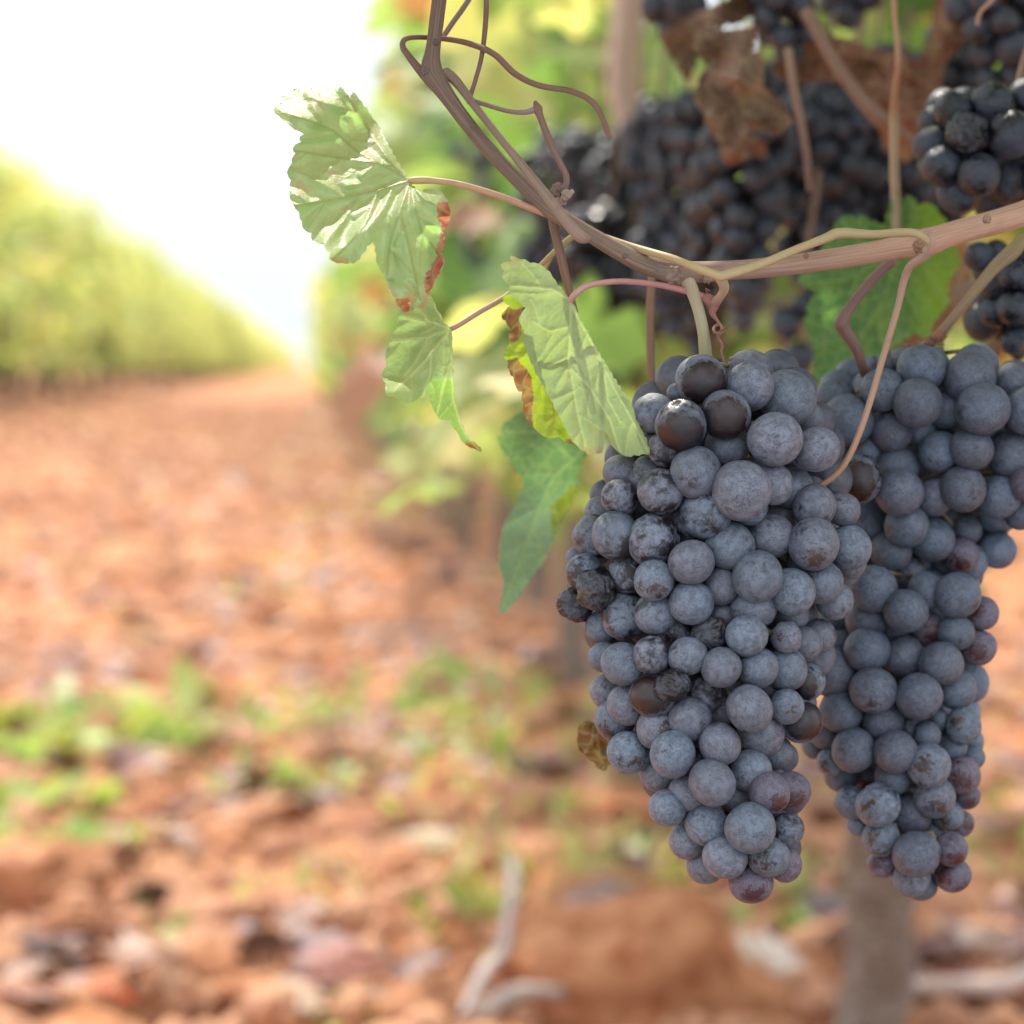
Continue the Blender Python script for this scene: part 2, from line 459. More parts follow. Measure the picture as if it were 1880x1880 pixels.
# berries of the front bunch traced from the photograph (x, y, radius, layer, look)
C1 = [(843,287,135,1,'d'),(735,530,130,0,'d'),(975,477,128,.5,'d'),(590,465,108,1,'w'),(1105,250,126,2,'n'),(1103,322,126,1,'n'),
(1310,388,145,1.5,'n'),(1242,608,139,0,'n'),(1467,660,120,1.5,'n'),(1060,882,150,0,'n'),(815,785,131,1,'n'),(985,642,118,1.5,'n'),
(655,660,95,1.5,'w'),(626,890,120,1,'w'),(560,812,112,2,'w'),(1230,848,108,1.5,'n'),(1332,868,110,2,'n'),(868,1010,132,1,'w'),
(585,1150,135,1,'w'),(388,1128,125,1,'w'),(275,1137,118,2,'w'),(408,922,94,1.5,'w'),(415,788,94,2,'n'),(325,905,78,3,'n'),
(308,1005,88,2.5,'n'),(790,1270,121,.5,'n'),(998,1180,126,1,'n'),(1218,1130,121,1.5,'n'),(1450,1172,133,.5,'p'),(1642,1190,116,1,'n'),
(1640,1265,90,2,'n'),(1455,970,115,1.5,'n'),(1608,985,88,2,'n'),(1147,1348,127,.5,'n'),(1335,1430,120,1,'n'),(1495,1380,112,1.5,'n'),
(1565,1478,100,2,'n'),(790,1488,113,1,'n'),(590,1367,110,.5,'p'),(450,1332,100,1.5,'w'),(598,1545,107,1,'n'),(428,1560,122,1.5,'w'),
(212,1322,98,1,'w'),(278,1415,100,.5,'s'),(168,1495,92,1,'s'),(318,1622,97,2,'w'),(180,1245,62,3,'n'),(955,1400,95,2,'n'),
(1125,1515,112,2,'n'),(950,1560,82,3,'n'),(900,1660,90,1.5,'s'),(1088,1665,110,.5,'n'),(705,1640,92,2.5,'w'),(580,1768,102,1,'w'),
(770,1775,102,.5,'n'),(1305,1675,85,1.5,'p'),(1400,1712,95,2,'n'),(1478,1668,88,2.5,'n'),(1320,1548,98,2.5,'n'),(1405,1555,70,3,'n'),
(1410,500,95,2.5,'n'),(1330,710,72,2.5,'n'),(1105,975,90,1.5,'n'),(765,1060,96,2,'w'),(560,1010,66,3,'n'),(498,955,72,2.5,'n'),
(560,625,62,3,'w'),(712,355,52,3,'n'),(1270,1040,92,3,'n'),(870,600,80,3,'n'),(1180,760,85,3,'n'),(720,930,80,3,'n'),(900,1120,80,3,'n'),
(640,1290,80,3,'n'),(1390,1270,85,3,'n'),(1440,890,80,3,'n')]
C2 = [(420,350,110,1,'n'),(952,368,106,.5,'n'),(1150,370,105,.8,'n'),(1300,375,112,1.5,'n'),(318,312,80,2,'n'),(585,520,118,.8,'d'),
(692,465,86,0,'s'),(860,508,97,1,'w'),(990,440,70,2,'n'),(1105,592,122,0,'n'),(1306,580,93,.8,'p'),(1410,443,97,2,'d'),(1385,660,110,1.5,'d'),
(335,497,90,2,'n'),(445,570,103,1,'p'),(382,648,108,1.5,'p'),(603,697,105,.8,'p'),(783,645,113,.8,'n'),(945,600,80,2.5,'n'),
(455,827,115,1,'p'),(690,837,120,.5,'n'),(945,783,112,.8,'n'),(1165,722,123,1,'n'),(903,990,121,0,'n'),(1110,925,108,.8,'n'),
(1240,825,88,2,'n'),(1285,852,80,3,'u'),(625,925,107,1.8,'n'),(775,1042,103,1.2,'n'),(662,1125,98,1.2,'n'),(1020,1060,84,2,'n'),
(1212,1045,111,.5,'r'),(1325,1035,103,1.5,'r'),(875,1217,108,.8,'n'),(1108,1235,127,0,'n'),(1300,1245,93,1.3,'w'),(772,1298,98,1.2,'n'),
(973,1390,112,.5,'n'),(1205,1388,112,.6,'p'),(1297,1430,90,1.5,'r'),(870,1428,106,1.3,'n'),(1113,1530,112,1,'r'),
(540,150,90,3,'n'),(760,80,90,3,'n'),(1060,820,80,3,'n'),(820,900,80,3,'n'),(1200,480,80,3,'n'),(640,600,80,3,'n'),(1150,1130,80,3,'n')]
front = trace(C1, 1000, 600, 2.9375) + trace(C2, 1000, 1100, 2.9375)
D3 = [(615,672,175,.5,'n'),(525,508,142,1.5,'n'),(860,452,148,1,'n'),(1113,550,174,.3,'n'),(1140,300,166,1,'n'),(1205,300,150,1.8,'n'),
(1488,372,182,1,'n'),(1533,288,156,2,'n'),(1800,395,130,1.5,'n'),(1582,590,182,0,'n'),(1905,600,162,.8,'n'),(925,740,158,1.2,'n'),
(1322,605,142,2,'n'),(1270,900,142,1,'n'),(1500,878,151,.5,'n'),(1790,920,170,1,'n'),(690,1095,164,0,'d'),(970,1010,145,1.2,'n'),
(1095,970,112,2,'n'),(985,1192,163,.3,'n'),(1238,1222,132,1.5,'n'),(1440,1163,156,1,'n'),(1700,1222,147,1.2,'n'),(1905,1130,125,.8,'r'),
(1860,1330,122,1.5,'n'),(752,1420,147,1.5,'n'),(1035,1430,149,.8,'n'),(1350,1420,118,2,'n'),(1215,1525,156,1,'n'),(920,1612,152,1.2,'n'),
(1472,1460,105,2,'n'),(1570,1575,132,2.2,'r'),(1425,1645,125,1.2,'r'),(1310,1645,132,1.5,'n'),(1470,1780,118,2,'n'),(1520,1330,85,2.5,'r'),
(742,900,112,2.3,'n'),(405,590,90,2.5,'n'),(1050,1760,118,1.5,'n'),(900,262,85,2.5,'n'),(795,275,66,3,'n'),(1010,225,80,2.2,'n'),
(560,900,110,3,'n'),(1150,760,100,3,'n'),(1400,720,100,3,'n'),(2080,500,160,1,'n'),(2100,850,160,1,'n'),(2060,1150,150,1.2,'n'),(1620,740,110,3,'n')]
D4 = [(590,90,117,1,'n'),(760,207,115,.8,'n'),(865,100,92,1.5,'n'),(1035,125,114,.8,'n'),(548,258,104,1.2,'n'),(1025,320,98,1,'n'),
(1163,218,90,1.8,'r'),(1140,400,96,1.5,'r'),(872,297,92,1.5,'r'),(750,450,114,1.3,'n'),(555,415,119,1.2,'n'),(945,487,111,.5,'n'),
(1025,622,108,1.2,'n'),(370,532,127,1.5,'n'),(588,628,121,.5,'n'),(830,660,122,0,'n'),(415,742,104,1,'n'),(638,792,106,1,'n'),
(342,850,88,2,'n'),(275,925,64,2.5,'n'),(1065,818,96,1,'p'),(935,785,56,2,'n'),(790,835,60,2.5,'n'),(875,865,71,1.2,'n'),
(482,945,110,.5,'n'),(705,955,110,.3,'n'),(1005,925,80,1.3,'n'),(882,1027,108,.3,'p'),(1108,985,66,2,'n'),(1063,1080,91,.8,'r'),
(1085,1190,68,1.5,'r'),(365,1010,76,1,'p'),(420,1078,90,1.8,'n'),(540,1080,75,2.2,'r'),(688,1092,92,1,'n'),(475,1225,86,1.5,'n'),
(612,1237,110,.5,'p'),(787,1285,102,.8,'n'),(913,1195,110,.5,'p'),(985,1290,81,1.2,'p'),(1048,1335,70,2,'r'),(900,1375,66,2.3,'n'),
(630,1410,96,1,'p'),(505,1345,55,2.3,'r'),(655,1480,70,2,'n'),(817,1498,118,0,'n'),(1000,1470,88,.8,'r'),(633,1553,73,1.5,'r'),
(1010,1608,92,1,'r'),(792,1622,99,.8,'p'),(845,1662,82,1.5,'n'),(700,320,90,3,'n'),(900,600,90,3,'n'),(500,800,90,3,'n'),(740,1180,70,3,'n'),(420,400,90,2.5,'n')]
second = trace(D3, 1400, 600, 3.9167) + trace(D4, 1400, 1050, 2.892)

def solve_depth(lst, d0, axis, hw, maxd=0.05):
    "turn traced circles into touching spheres: nearer layers first, each next one pushed back until it only just presses on the rest"
    out = []
    for (u, v, r, L, k) in sorted(lst, key=lambda q: (q[3], -q[2])):
        cx, h = axis(v), hw(v)
        e = min(0.98, abs(u - cx) / h)
        base = d0 + h / FPX * d0 * 0.8 * (1 - math.sqrt(1 - e * e)) + 0.0025 * L
        rw = r / FPX * d0
        z = base
        for (u2, v2, r2, L2, z2, _) in out:
            s = math.hypot(u - u2, v - v2) / FPX * d0
            R2 = (rw + r2 / FPX * d0)
            if s < R2 * 0.98 and L2 < L:
                z = max(z, z2 + 0.80 * math.sqrt(max(0, (R2 * 0.98) ** 2 - s * s)))
        z = min(z, base + 0.030)
        out.append((u, v, r, L, z, k))
    return out

def lerp_tab(tab):
    def f(v):
        if v <= tab[0][0]: return tab[0][1]
        for (a, x), (b, y) in zip(tab, tab[1:]):
            if v <= b: return x + (y - x) * (v - a) / (b - a)
        return tab[-1][1]
    return f

def bunch_from_trace(root, lst, d0, axis, hw, vr, mats, mat, extra, nback=170):
    res = solve_depth(lst, d0, axis, hw)
    res.sort(key=lambda q: q[3] + (0 if q[2] > 20 else 1))
    bs = [(P(u, v, z + 0.0), 1.065 * r / FPX * z, k) for (u, v, r, L, z, k) in res]
    # the heart and the far side of the bunch
    n = 0; tries = 0
    back = []
    while n < nback and tries < 9000:
        tries += 1
        v = random.uniform(vr[0] + 40, vr[1] - 60); a = random.uniform(0, math.pi)
        h = hw(v) - 44
        if h < 5: continue
        rr = random.uniform(0.25, 1.0)
        p = P(axis(v) + math.cos(a) * h * rr, v, d0 + hw(v) / FPX * d0 * 0.8 + math.sin(a) * rr * h / FPX * d0 * 0.8 + 0.004)
        if all((p - q[0]).length > 0.0085 for q in back):
            if all((p - q[0]).length > 0.0072 for q in bs):
                back.append((p, random.uniform(0.0062, 0.0074), 'n')); n += 1
    pack(bs + back, 'berry', root, mat, mats, extra_mat=extra)
    V = []; F = []; C = []; U = []
    for (p, r, k) in bs:
        q = CM.inverted() @ p; v = 940 - q.y / -q.z * FPX
        c = P(axis(v - 25), v - 25, d0 + hw(v) / FPX * d0 * .8)
        e = p + (c - p) * min(1, .028 / max(.001, (c - p).length))
        tube_data([(*(p + (c - p).normalized() * r * .9), .0009, .26, .24, .12), (*((p + e) / 2 + Vector((0, 0, .003))), .0007, .24, .2, .1), (*e, .0008, .22, .16, .09)], 6, 0, V, F, C, U)
    if nback > 100:
        o = link_mesh('pedicels', new_mesh('pedicels', [v - root.location for v in V], F, M['stem'], C, U), root); o['kind'] = 'stuff'

# ------------------------------------------------------------------ the two bunches in front
b1 = empty('grape_bunch', P(1290, 650, 0.715))
tag(b1, 'sharp blue-black grape bunch with shrivelled berries, the one hanging from the green stalk', 'grapes', 'grape bunches hanging on the vine')
ax1 = lerp_tab([(600, 1340), (760, 1340), (900, 1330), (1100, 1310), (1300, 1300), (1450, 1335), (1600, 1370)])
hw1 = lerp_tab([(600, 130), (700, 170), (820, 230), (950, 265), (1060, 275), (1250, 220), (1420, 170), (1560, 125), (1660, 80)])
bunch_from_trace(b1, front, 0.680, ax1, hw1, (640, 1640), {'n': 'bloom', 'w': 'worn', 'd': 'dark', 'p': 'patch', 'r': 'red', 's': 'crust', 'u': 'unripe'}, 'bloom', 'shade')  # inner berries take the darker copy, painting shade into the gaps
tube_obj('stalk', px_tube([(1238, 500, .702, 15), (1262, 515, .700, 13), (1280, 560, .700, 11), (1291, 610, .702, 11), (1297, 665, .706, 12), (1310, 760, .712, 10), (1330, 1000, .722, 8), (1340, 1400, .715, 6)],
         (0.42, 0.30, 0.24), (0.36, 0.42, 0.16)), M['stem'], b1, 16, 0.05)
b2 = empty('grape_bunch', P(1592, 690, 0.78))
tag(b2, 'slightly soft grape bunch half behind the sharp one, with a thin tendril hanging over it', 'grapes', 'grape bunches hanging on the vine')
ax2 = lerp_tab([(600, 1730), (800, 1740), (900, 1700), (1050, 1660), (1200, 1650), (1400, 1660), (1650, 1690)])
hw2 = lerp_tab([(600, 190), (700, 260), (850, 280), (950, 230), (1050, 190), (1300, 170), (1450, 130), (1560, 110), (1660, 80)])
bunch_from_trace(b2, second, 0.735, ax2, hw2, (650, 1640), {'n': 'shade', 'w': 'shade', 'd': 'dark', 'p': 'patch', 'r': 'red', 's': 'crust'}, 'shade', 'shade', 170)
tube_obj('stalk', px_tube([(1640, 478, .735, 10), (1605, 510, .737, 10), (1565, 558, .738, 10), (1546, 590, .738, 13), (1548, 602, .739, 13), (1572, 640, .742, 10), (1590, 690, .75, 9), (1640, 800, .78, 8)],
         (0.20, 0.11, 0.095), (0.16, 0.075, 0.06)), M['stem'], b2, 14, 0.06)

# ------------------------------------------------------------------ softer bunches to the right
E7 = [(1530,548,92,1,'n'),(1725,515,102,.8,'n'),(1885,485,90,1,'n'),(1815,665,117,.3,'n'),(1600,655,100,.2,'s'),(1430,720,92,1,'n'),
(1475,820,96,.5,'d'),(1655,862,100,.5,'d'),(1560,948,105,1.5,'n'),(1790,880,118,1.5,'n'),(1725,975,98,2,'n'),(1880,960,100,2,'n'),(1960,700,110,1,'n'),(1990,880,110,1.2,'n'),(1960,560,100,1.2,'n')]
b3 = empty('grape_bunch', P(1850, 120, 0.87))
tag(b3, 'small cluster of dark glossy grapes above the tan cane, with a split berry', 'grapes', 'grape bunches hanging on the vine')
t3 = trace(E7, 1180, 0, 2.6857)
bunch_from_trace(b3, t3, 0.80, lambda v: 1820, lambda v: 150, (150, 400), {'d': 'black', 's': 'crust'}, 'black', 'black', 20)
E8 = [(1660,1265,68,1.5,'n'),(1745,1240,58,2,'n'),(1832,1362,80,1,'n'),(1742,1412,76,1.5,'n'),(1832,1522,86,.5,'n'),(1728,1542,70,1,'n'),
(1862,1662,72,1.5,'n'),(1825,1690,60,1,'n'),(1780,1325,70,2,'n'),(1885,1235,74,2,'n'),(1850,1735,40,2,'n'),(1950,1400,90,1,'n'),(1960,1560,90,1,'n'),(1690,1340,60,2.2,'n')]
b4 = empty('grape_bunch', P(1870, 440, 0.85))
tag(b4, 'dark blue grape bunch hanging under the tan cane at the right frame edge', 'grapes', 'grape bunches hanging on the vine')
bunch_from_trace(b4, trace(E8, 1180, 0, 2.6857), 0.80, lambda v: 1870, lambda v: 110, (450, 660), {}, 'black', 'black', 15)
for b, pts in ((b3, [(1900, 60, .84, 8), (1880, 120, .84, 8), (1850, 240, .83, 6)]), (b4, [(1920, 400, .80, 8), (1900, 450, .82, 7), (1880, 560, .82, 5)])):
    tube_obj('stalk', px_tube(pts, (0.20, 0.12, 0.08)), M['stem'], b)

def loose_bunch(u, v, w_, h_, d, label, parts=True, mat='black', n=60):
    top = P(u, v - h_ / 2, d); root = empty('grape_bunch', top)
    tag(root, label, 'grapes', 'dark grape bunches in the shade of the vine')
    Hm = h_ / FPX * d; Wm = w_ / FPX * d / 2
    bs = []; tr = 0; r0 = 0.0075
    while len(bs) < n and tr < 6000:
        tr += 1
        t = random.random() ** 0.8; a = random.uniform(0, 2 * math.pi)
        prof = Wm * (math.sin(min(1, t * 3.2 + 0.35) * math.pi / 2)) * (1 - 0.62 * max(0, t - 0.35) / 0.65)
        k = math.sqrt(random.uniform(0.35, 1))
        p = top + Vector((math.cos(a) * (prof - r0 * 0.6) * k, math.sin(a) * (prof - r0 * 0.6) * k, -r0 - t * (Hm - 2 * r0)))
        r = random.uniform(0.0062, 0.0082)
        if all((p - q[0]).length > (r + q[1]) * 0.83 for q in bs): bs.append((p, r, random.choice('nnnw')))
    bs.sort(key=lambda q: q[0].y - 0)
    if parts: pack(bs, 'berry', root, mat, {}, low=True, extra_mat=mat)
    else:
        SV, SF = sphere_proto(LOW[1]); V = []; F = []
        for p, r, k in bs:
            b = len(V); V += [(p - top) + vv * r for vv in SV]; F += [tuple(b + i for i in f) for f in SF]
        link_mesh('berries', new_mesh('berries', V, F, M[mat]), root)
    rows = [(top.x + 0.01 * (1 - t), top.y, top.z + 0.05 * (1 - t) - 0.02 * t, 0.0015, .2, .12, .08) for t in (0, .3, .6, 1)]
    tube_obj('stalk', rows, M['stem'], root, 8)
    return root
LB = [(1205,290,150,240,1.5,'blurred dark grape bunch just right of the curled tendril tip',0,70),
(1115,500,190,260,1.62,'blurred dark grape bunch behind the pink stalk of the folded leaf',0,90),
(1020,520,150,200,2.1,'faint dark grape bunch behind the top of the folded leaf',0,70),
(1225,500,150,250,1.4,'blurred grape bunch behind the thin straight brown stem',0,70),
(1090,330,170,200,1.8,'faint blurred grape bunch behind the thin bent twig',0,70),
(1330,470,170,260,1.33,'shaded grape bunch crossing behind the tan cane near the green stalk',0,80),
(1560,300,200,300,1.4,'deep shaded grape bunch behind the slanting brown stem',0,90),
(1290,280,140,260,1.25,'dark grape bunch just left of the crumpled brown leaf',1,60),
(1420,230,200,260,1.28,'dim grape bunch hidden behind the crumpled brown leaf',0,70),
(1730,330,150,260,1.25,'dim grape bunch between the rust brown leaf and the split-berry cluster',0,60),
(1760,120,140,220,1.2,'dim grape bunch above the white gap near the top corner',0,60),
(1370,520,120,200,1.3,'dim blurred grape bunch right of the green stalk, under the tan cane',0,50),
(1370,380,190,420,1.13,'dark grape bunch straight below the crumpled brown leaf',1,70),
(1500,360,230,430,1.18,'broad dark grape bunch just above the middle of the tan cane',1,95),
(1635,360,200,330,1.20,'dark grape bunch under the rust brown leaf, above the big green leaf',1,70),
(1440,45,150,190,1.02,'small dark grape bunch at the top of the frame beside the crumpled brown leaf',1,45),
(1235,20,130,120,1.10,'dark grape bunch cut by the top frame edge, left of the crumpled brown leaf',1,35),
(1560,10,120,120,1.15,'dark grape bunch cut by the top frame edge above the rust brown leaf',1,30),
(1840,60,190,260,1.0,'dark grape bunch in the top corner above the glossy split-berry cluster',1,60),
(1840,-10,180,200,1.12,'shaded grape bunch behind the one in the top corner',0,40),
(1465,600,90,190,1.12,'narrow dark grape bunch hanging left of the big blurred green leaf',1,30),
(1255,330,130,330,1.38,'blurred dark grape bunch left of the shaded mass',0,60),
(1160,400,170,330,1.65,'blurred dark grape bunch below the long curling tendril tip',0,80),
(1040,400,190,340,1.9,'strongly blurred dark grape bunch behind the bend of the cane',0,90),
(960,350,110,200,2.5,'faint blurred grape bunch behind the pink leaf stalk',0,60),
(1150,600,190,260,1.6,'blurred dark grape bunch right of the long folded leaf',0,70),
(1290,560,140,230,1.45,'blurred dark grape bunch behind the green stalk of the centre bunch',0,60),
(1600,180,200,220,1.3,'dim grape bunch behind the rust brown leaf',0,60),
(930,620,130,160,2.6,'faint blurred grape bunch behind the small leaf with brown edge',0,50)]
for (u, v, w_, h_, d, lb, pt, n) in LB:
    loose_bunch(u, v, w_, h_, d, lb, bool(pt), 'black', n)

# ------------------------------------------------------------------ canes
BR = (0.150, 0.088, 0.060); GRB = (0.200, 0.130, 0.090); TAN = (0.46, 0.26, 0.17); PINK = (0.62, 0.30, 0.27)
cane = empty('vine_cane', P(1240, 500, 0.7))
tag(cane, 'woody vine cane bending from brown to pinkish tan and carrying the sharp bunch', 'cane')
r_ = px_tube([(814, -60, .70, 13.5), (805, 10, .70, 13.5), (797, 75, .70, 13.5), (792, 125, .70, 15), (803, 150, .70, 16.5), (843, 207, .70, 14),
              (897, 274, .70, 14), (952, 332, .70, 13.5), (1003, 380, .70, 14), (1060, 416, .70, 14), (1120, 452, .70, 15.5), (1180, 483, .70, 18), (1225, 497, .70, 20)],
             BR, GRB, 8, nodes=((795, 132, .70, .35, .004), (1025, 375, .70, .25, .004)))
tube_obj('brown_cane_section', r_, M['bark'], cane, 24, 0.05)
r_ = px_tube([(1205, 492, .70, 19), (1240, 498, .70, 20), (1290, 499, .702, 19), (1380, 494, .705, 18), (1480, 483, .71, 19), (1580, 467, .715, 20),
              (1660, 452, .72, 22), (1700, 445, .72, 24), (1760, 425, .725, 22), (1840, 405, .73, 23), (1900, 385, .735, 24), (1990, 350, .74, 24)],
             (0.17, 0.115, 0.095), TAN, 8, nodes=((1240, 498, .70, .15, .004), (1690, 447, .72, .12, .005)))
tube_obj('tan_cane_section', r_, M['bark'], cane, 24, 0.06)
def tw(name, pts, c0, c1=None, sides=10, wob=.08, mat='bark', parent=cane, nodes=()):
    return tube_obj(name, px_tube(pts, c0, c1, 6, nodes), M[mat], parent, sides, wob)
RB = (0.22, 0.105, 0.07)
tw('side_cane', [(815, 130, .70, 10), (838, 150, .70, 9), (870, 192, .697, 7.5), (915, 250, .693, 7), (960, 305, .690, 8), (1005, 362, .684, 10), (1045, 412, .681, 11), (1066, 434, .68, 12), (1078, 438, .683, 8)], GRB, (0.30, 0.19, 0.145), 14)
tw('tendril', [(782, 142, .70, 9), (768, 125, .70, 8), (750, 102, .70, 6.5), (739, 84, .70, 5.5), (748, 70, .70, 5), (790, 69, .706, 5), (850, 77, .707, 5.5), (905, 98, .70, 6), (945, 135, .70, 6), (990, 157, .70, 5.5),
     (1050, 168, .70, 5.5), (1088, 188, .70, 5.5), (1108, 222, .70, 5), (1116, 244, .70, 5.5), (1121, 252, .70, 4)], (0.16, 0.08, 0.06), RB)
tw('tendril', [(893, -40, .705, 5), (892, 30, .705, 5), (885, 100, .703, 4.5), (872, 150, .70, 4), (861, 184, .70, 4.5), (866, 190, .70, 4)], RB, (0.16, 0.08, 0.06))
tw('twig', [(880, -30, .71, 4.5), (850, 15, .712, 5), (832, 40, .713, 5), (812, 70, .715, 5)], (0.24, 0.17, 0.15))
tw('twig', [(868, 186, .70, 6), (885, 190, .70, 4.5), (930, 203, .70, 4.5), (962, 206, .70, 5), (984, 201, .70, 6), (990, 205, .70, 4)], (0.22, 0.13, 0.10), (0.30, 0.22, 0.19))
tw('twig', [(982, 186, .70, 3), (986, 197, .70, 7), (994, 220, .70, 6.5), (1010, 262, .70, 6.5), (1028, 298, .70, 6), (1040, 325, .70, 6), (1037, 345, .70, 6), (1026, 352, .70, 8)], RB, (0.20, 0.12, 0.10), nodes=((986, 200, .70, .35, .001),))
tw('twig', [(1024, 385, .706, 11), (1017, 405, .706, 10), (1021, 435, .706, 9), (1032, 480, .706, 8.5), (1045, 535, .708, 8), (1056, 575, .71, 6)], (0.17, 0.10, 0.075), (0.24, 0.12, 0.07))
# dry knot where the twigs meet
def knot(u, v, d, rpx, c, mat='bark', parent=cane, name='knot', seed=3):
    bm = bmesh.new(); bmesh.ops.create_icosphere(bm, subdivisions=4, radius=1)
    o = Vector((seed, seed * 2.2, 1)); r = rpx / FPX * d; ctr = P(u, v, d) - parent.location
    for vv in bm.verts:
        p = vv.co.copy(); vv.co = p * r * (1 + 0.5 * noise.noise(p * 1.9 + o) + 0.25 * noise.noise(p * 5 + o)) + ctr
    me = bpy.data.meshes.new(name); bm.to_mesh(me); bm.free()
    a = me.color_attributes.new('Col', 'FLOAT_COLOR', 'POINT')
    a.data.foreach_set('color', [*c, 1.0] * len(me.vertices)); me.materials.append(M[mat])
    me.uv_layers.new(name='UVMap')
    me.polygons.foreach_set('use_smooth', [True] * len(me.polygons))
    return link_mesh(name, me, parent)
knot(1024, 350, .697, 13, (.17, .10, .085)); knot(1040, 358, .695, 9, (.36, .26, .20), seed=5); knot(1030, 366, .697, 10, (.30, .20, .15), seed=7)
knot(1050, 352, .695, 4, (.42, .34, .27), seed=8); knot(1000, 372, .70, 8, (.16, .11, .09), seed=9)
knot(783, 131, .698, 9, (.16, .10, .09), seed=12)
knot(1688, 452, .708, 11, (.30, .15, .10), seed=18, name='bud'); knot(1238, 506, .690, 15, (.24, .16, .12), seed=19, name='node')
knot(1300, 512, .699, 8, (.30, .20, .15), seed=21, name='node'); knot(1480, 470, .700, 5, (.30, .16, .11), seed=22, name='bud'); knot(1812, 402, .715, 8, (.34, .20, .14), seed=23, name='bud')
knot(868, 232, .693, 5, (.14, .09, .07), seed=24, name='bud'); knot(1147, 468, .690, 6, (.15, .10, .08), seed=25, name='bud'); knot(800, 78, .692, 6, (.12, .08, .06), seed=26, name='bud')
knot(1541, 428, .701, 8, (.45, .35, .16), seed=15); knot(1527, 428, .701, 5, (.25, .12, .08), seed=16)
yr = [(1110, 436, .705, 6), (1170, 456, .70, 7), (1230, 473, .69, 7), (1270, 488, .683, 7.5), (1315, 505, .682, 9), (1330, 506, .682, 9), (1390, 488, .684, 8), (1460, 459, .690, 8), (1515, 438, .695, 9),
      (1543, 428, .697, 10), (1600, 430, .695, 8), (1655, 427, .690, 8), (1685, 430, .688, 8), (1706, 447, .690, 8), (1700, 462, .692, 7.5)]
tw('tendril', yr, (0.44, 0.31, 0.15), (0.36, 0.27, 0.14), 14, .10, 'stem')
tw('tendril', [(1692, 428, .70, 5), (1708, 434, .690, 8), (1710, 452, .690, 8), (1698, 470, .693, 8), (1672, 488, .697, 8), (1660, 515, .70, 7), (1645, 575, .702, 6), (1620, 660, .702, 6), (1592, 755, .70, 6), (1565, 825, .699, 6), (1540, 865, .699, 6), (1505, 893, .700, 6)],
   (0.36, 0.23, 0.18), (0.33, 0.18, 0.10), 12, .10, 'stem')
tw('tendril', [(1322, 508, .684, 11), (1330, 528, .69, 9), (1322, 545, .695, 8), (1312, 556, .70, 10), (1306, 566, .70, 8)], (0.5, 0.38, 0.24), (0.34, 0.15, 0.12), 12, .1, 'stem')
tw('tendril', [(1290, 545, .70, 8), (1300, 550, .70, 11), (1310, 560, .70, 10), (1308, 575, .70, 6), (1318, 590, .70, 3), (1326, 604, .698, 3), (1316, 612, .696, 3), (1310, 603, .70, 3), (1320, 596, .703, 3), (1327, 607, .703, 3), (1318, 618, .70, 3.5), (1326, 635, .70, 3), (1324, 648, .70, 3), (1331, 668, .70, 3)],
   (0.32, 0.12, 0.09), (0.22, 0.10, 0.07), 8, .1)
tw('tendril', [(1300, 542, .70, 2), (1296, 530, .698, 1.6), (1303, 534, .695, 1.4)], RB, RB, 6)
tw('tendril', [(1324, 606, .696, 2), (1336, 600, .69, 1.6), (1342, 594, .688, 1.2)], RB, RB, 6)
tw('tendril', [(862, 183, .70, 3), (850, 168, .70, 1)], RB, RB, 6)

def stem_thing(name, label, pts, c0, c1=None, mat='bark', wob=.08, group=None):
    o = tube_obj(name, px_tube(pts, c0, c1), M[mat], None, 12, wob)
    tag(o, label, 'twig', group); return o
stem_thing('hanging_twig', 'pale pinkish blurred upright cane far behind the curling tendril', [(1160, -60, 2.0, 32), (1150, 60, 2.0, 30), (1145, 160, 2.0, 30), (1165, 270, 2.0, 28), (1185, 420, 2.0, 26)], (.55, .40, .34))
stem_thing('hanging_twig', 'brown dry stem hanging straight down behind the tip of the long folded leaf', [(1197, 505, .76, 7), (1194, 560, .76, 8), (1194, 640, .76, 8), (1198, 725, .76, 7), (1203, 800, .76, 7)], (0.24, 0.13, 0.08))
stem_thing('hanging_twig', 'thin blurred tan and purple stem dangling below the small dark bunch at the top', [(1447, 90, .92, 8), (1455, 150, .92, 9), (1470, 220, .92, 8), (1482, 290, .92, 7), (1487, 350, .92, 6)], (0.30, 0.19, 0.12), (0.15, 0.07, 0.07))
stem_thing('hanging_twig', 'thick blurred brown stem slanting across the rust brown leaf', [(1480, 20, .96, 12), (1530, 110, .95, 12), (1580, 180, .94, 13), (1622, 222, .94, 16), (1680, 270, .96, 11), (1740, 340, .98, 8)], (0.22, 0.12, 0.08), (0.20, 0.10, 0.065))
stem_thing('hanging_twig', 'short thin stem hooked down at the top frame edge near the corner', [(1850, -40, .84, 4), (1822, 0, .84, 4), (1800, 22, .84, 4), (1794, 46, .84, 4)], (0.42, 0.24, 0.17))
stem_thing('bunch_stalk', 'brown stalk with a green knuckle running down to the soft right bunch', [(1960, 410, .755, 12), (1885, 438, .755, 12), (1858, 462, .755, 15), (1825, 492, .757, 12), (1775, 553, .76, 9), (1735, 603, .765, 10), (1712, 625, .77, 11), (1690, 640, .78, 6)],
           (0.32, 0.26, 0.12), (0.24, 0.13, 0.08))
dr = empty('dried_flower_stub', P(1705, 625, .765)); tag(dr, 'crumbly brown dried stub on top of the right grape bunch', 'dried stub')
for i in range(9):
    knot(1655 + i * 9 + random.uniform(-4, 4), 645 - i * 3.5 + random.uniform(-6, 6), .765 + random.uniform(-.004, .004), random.uniform(5, 10), (.24 + random.uniform(-.06, .06), .11, .055), 'bark', dr, 'dried_bit', 30 + i)

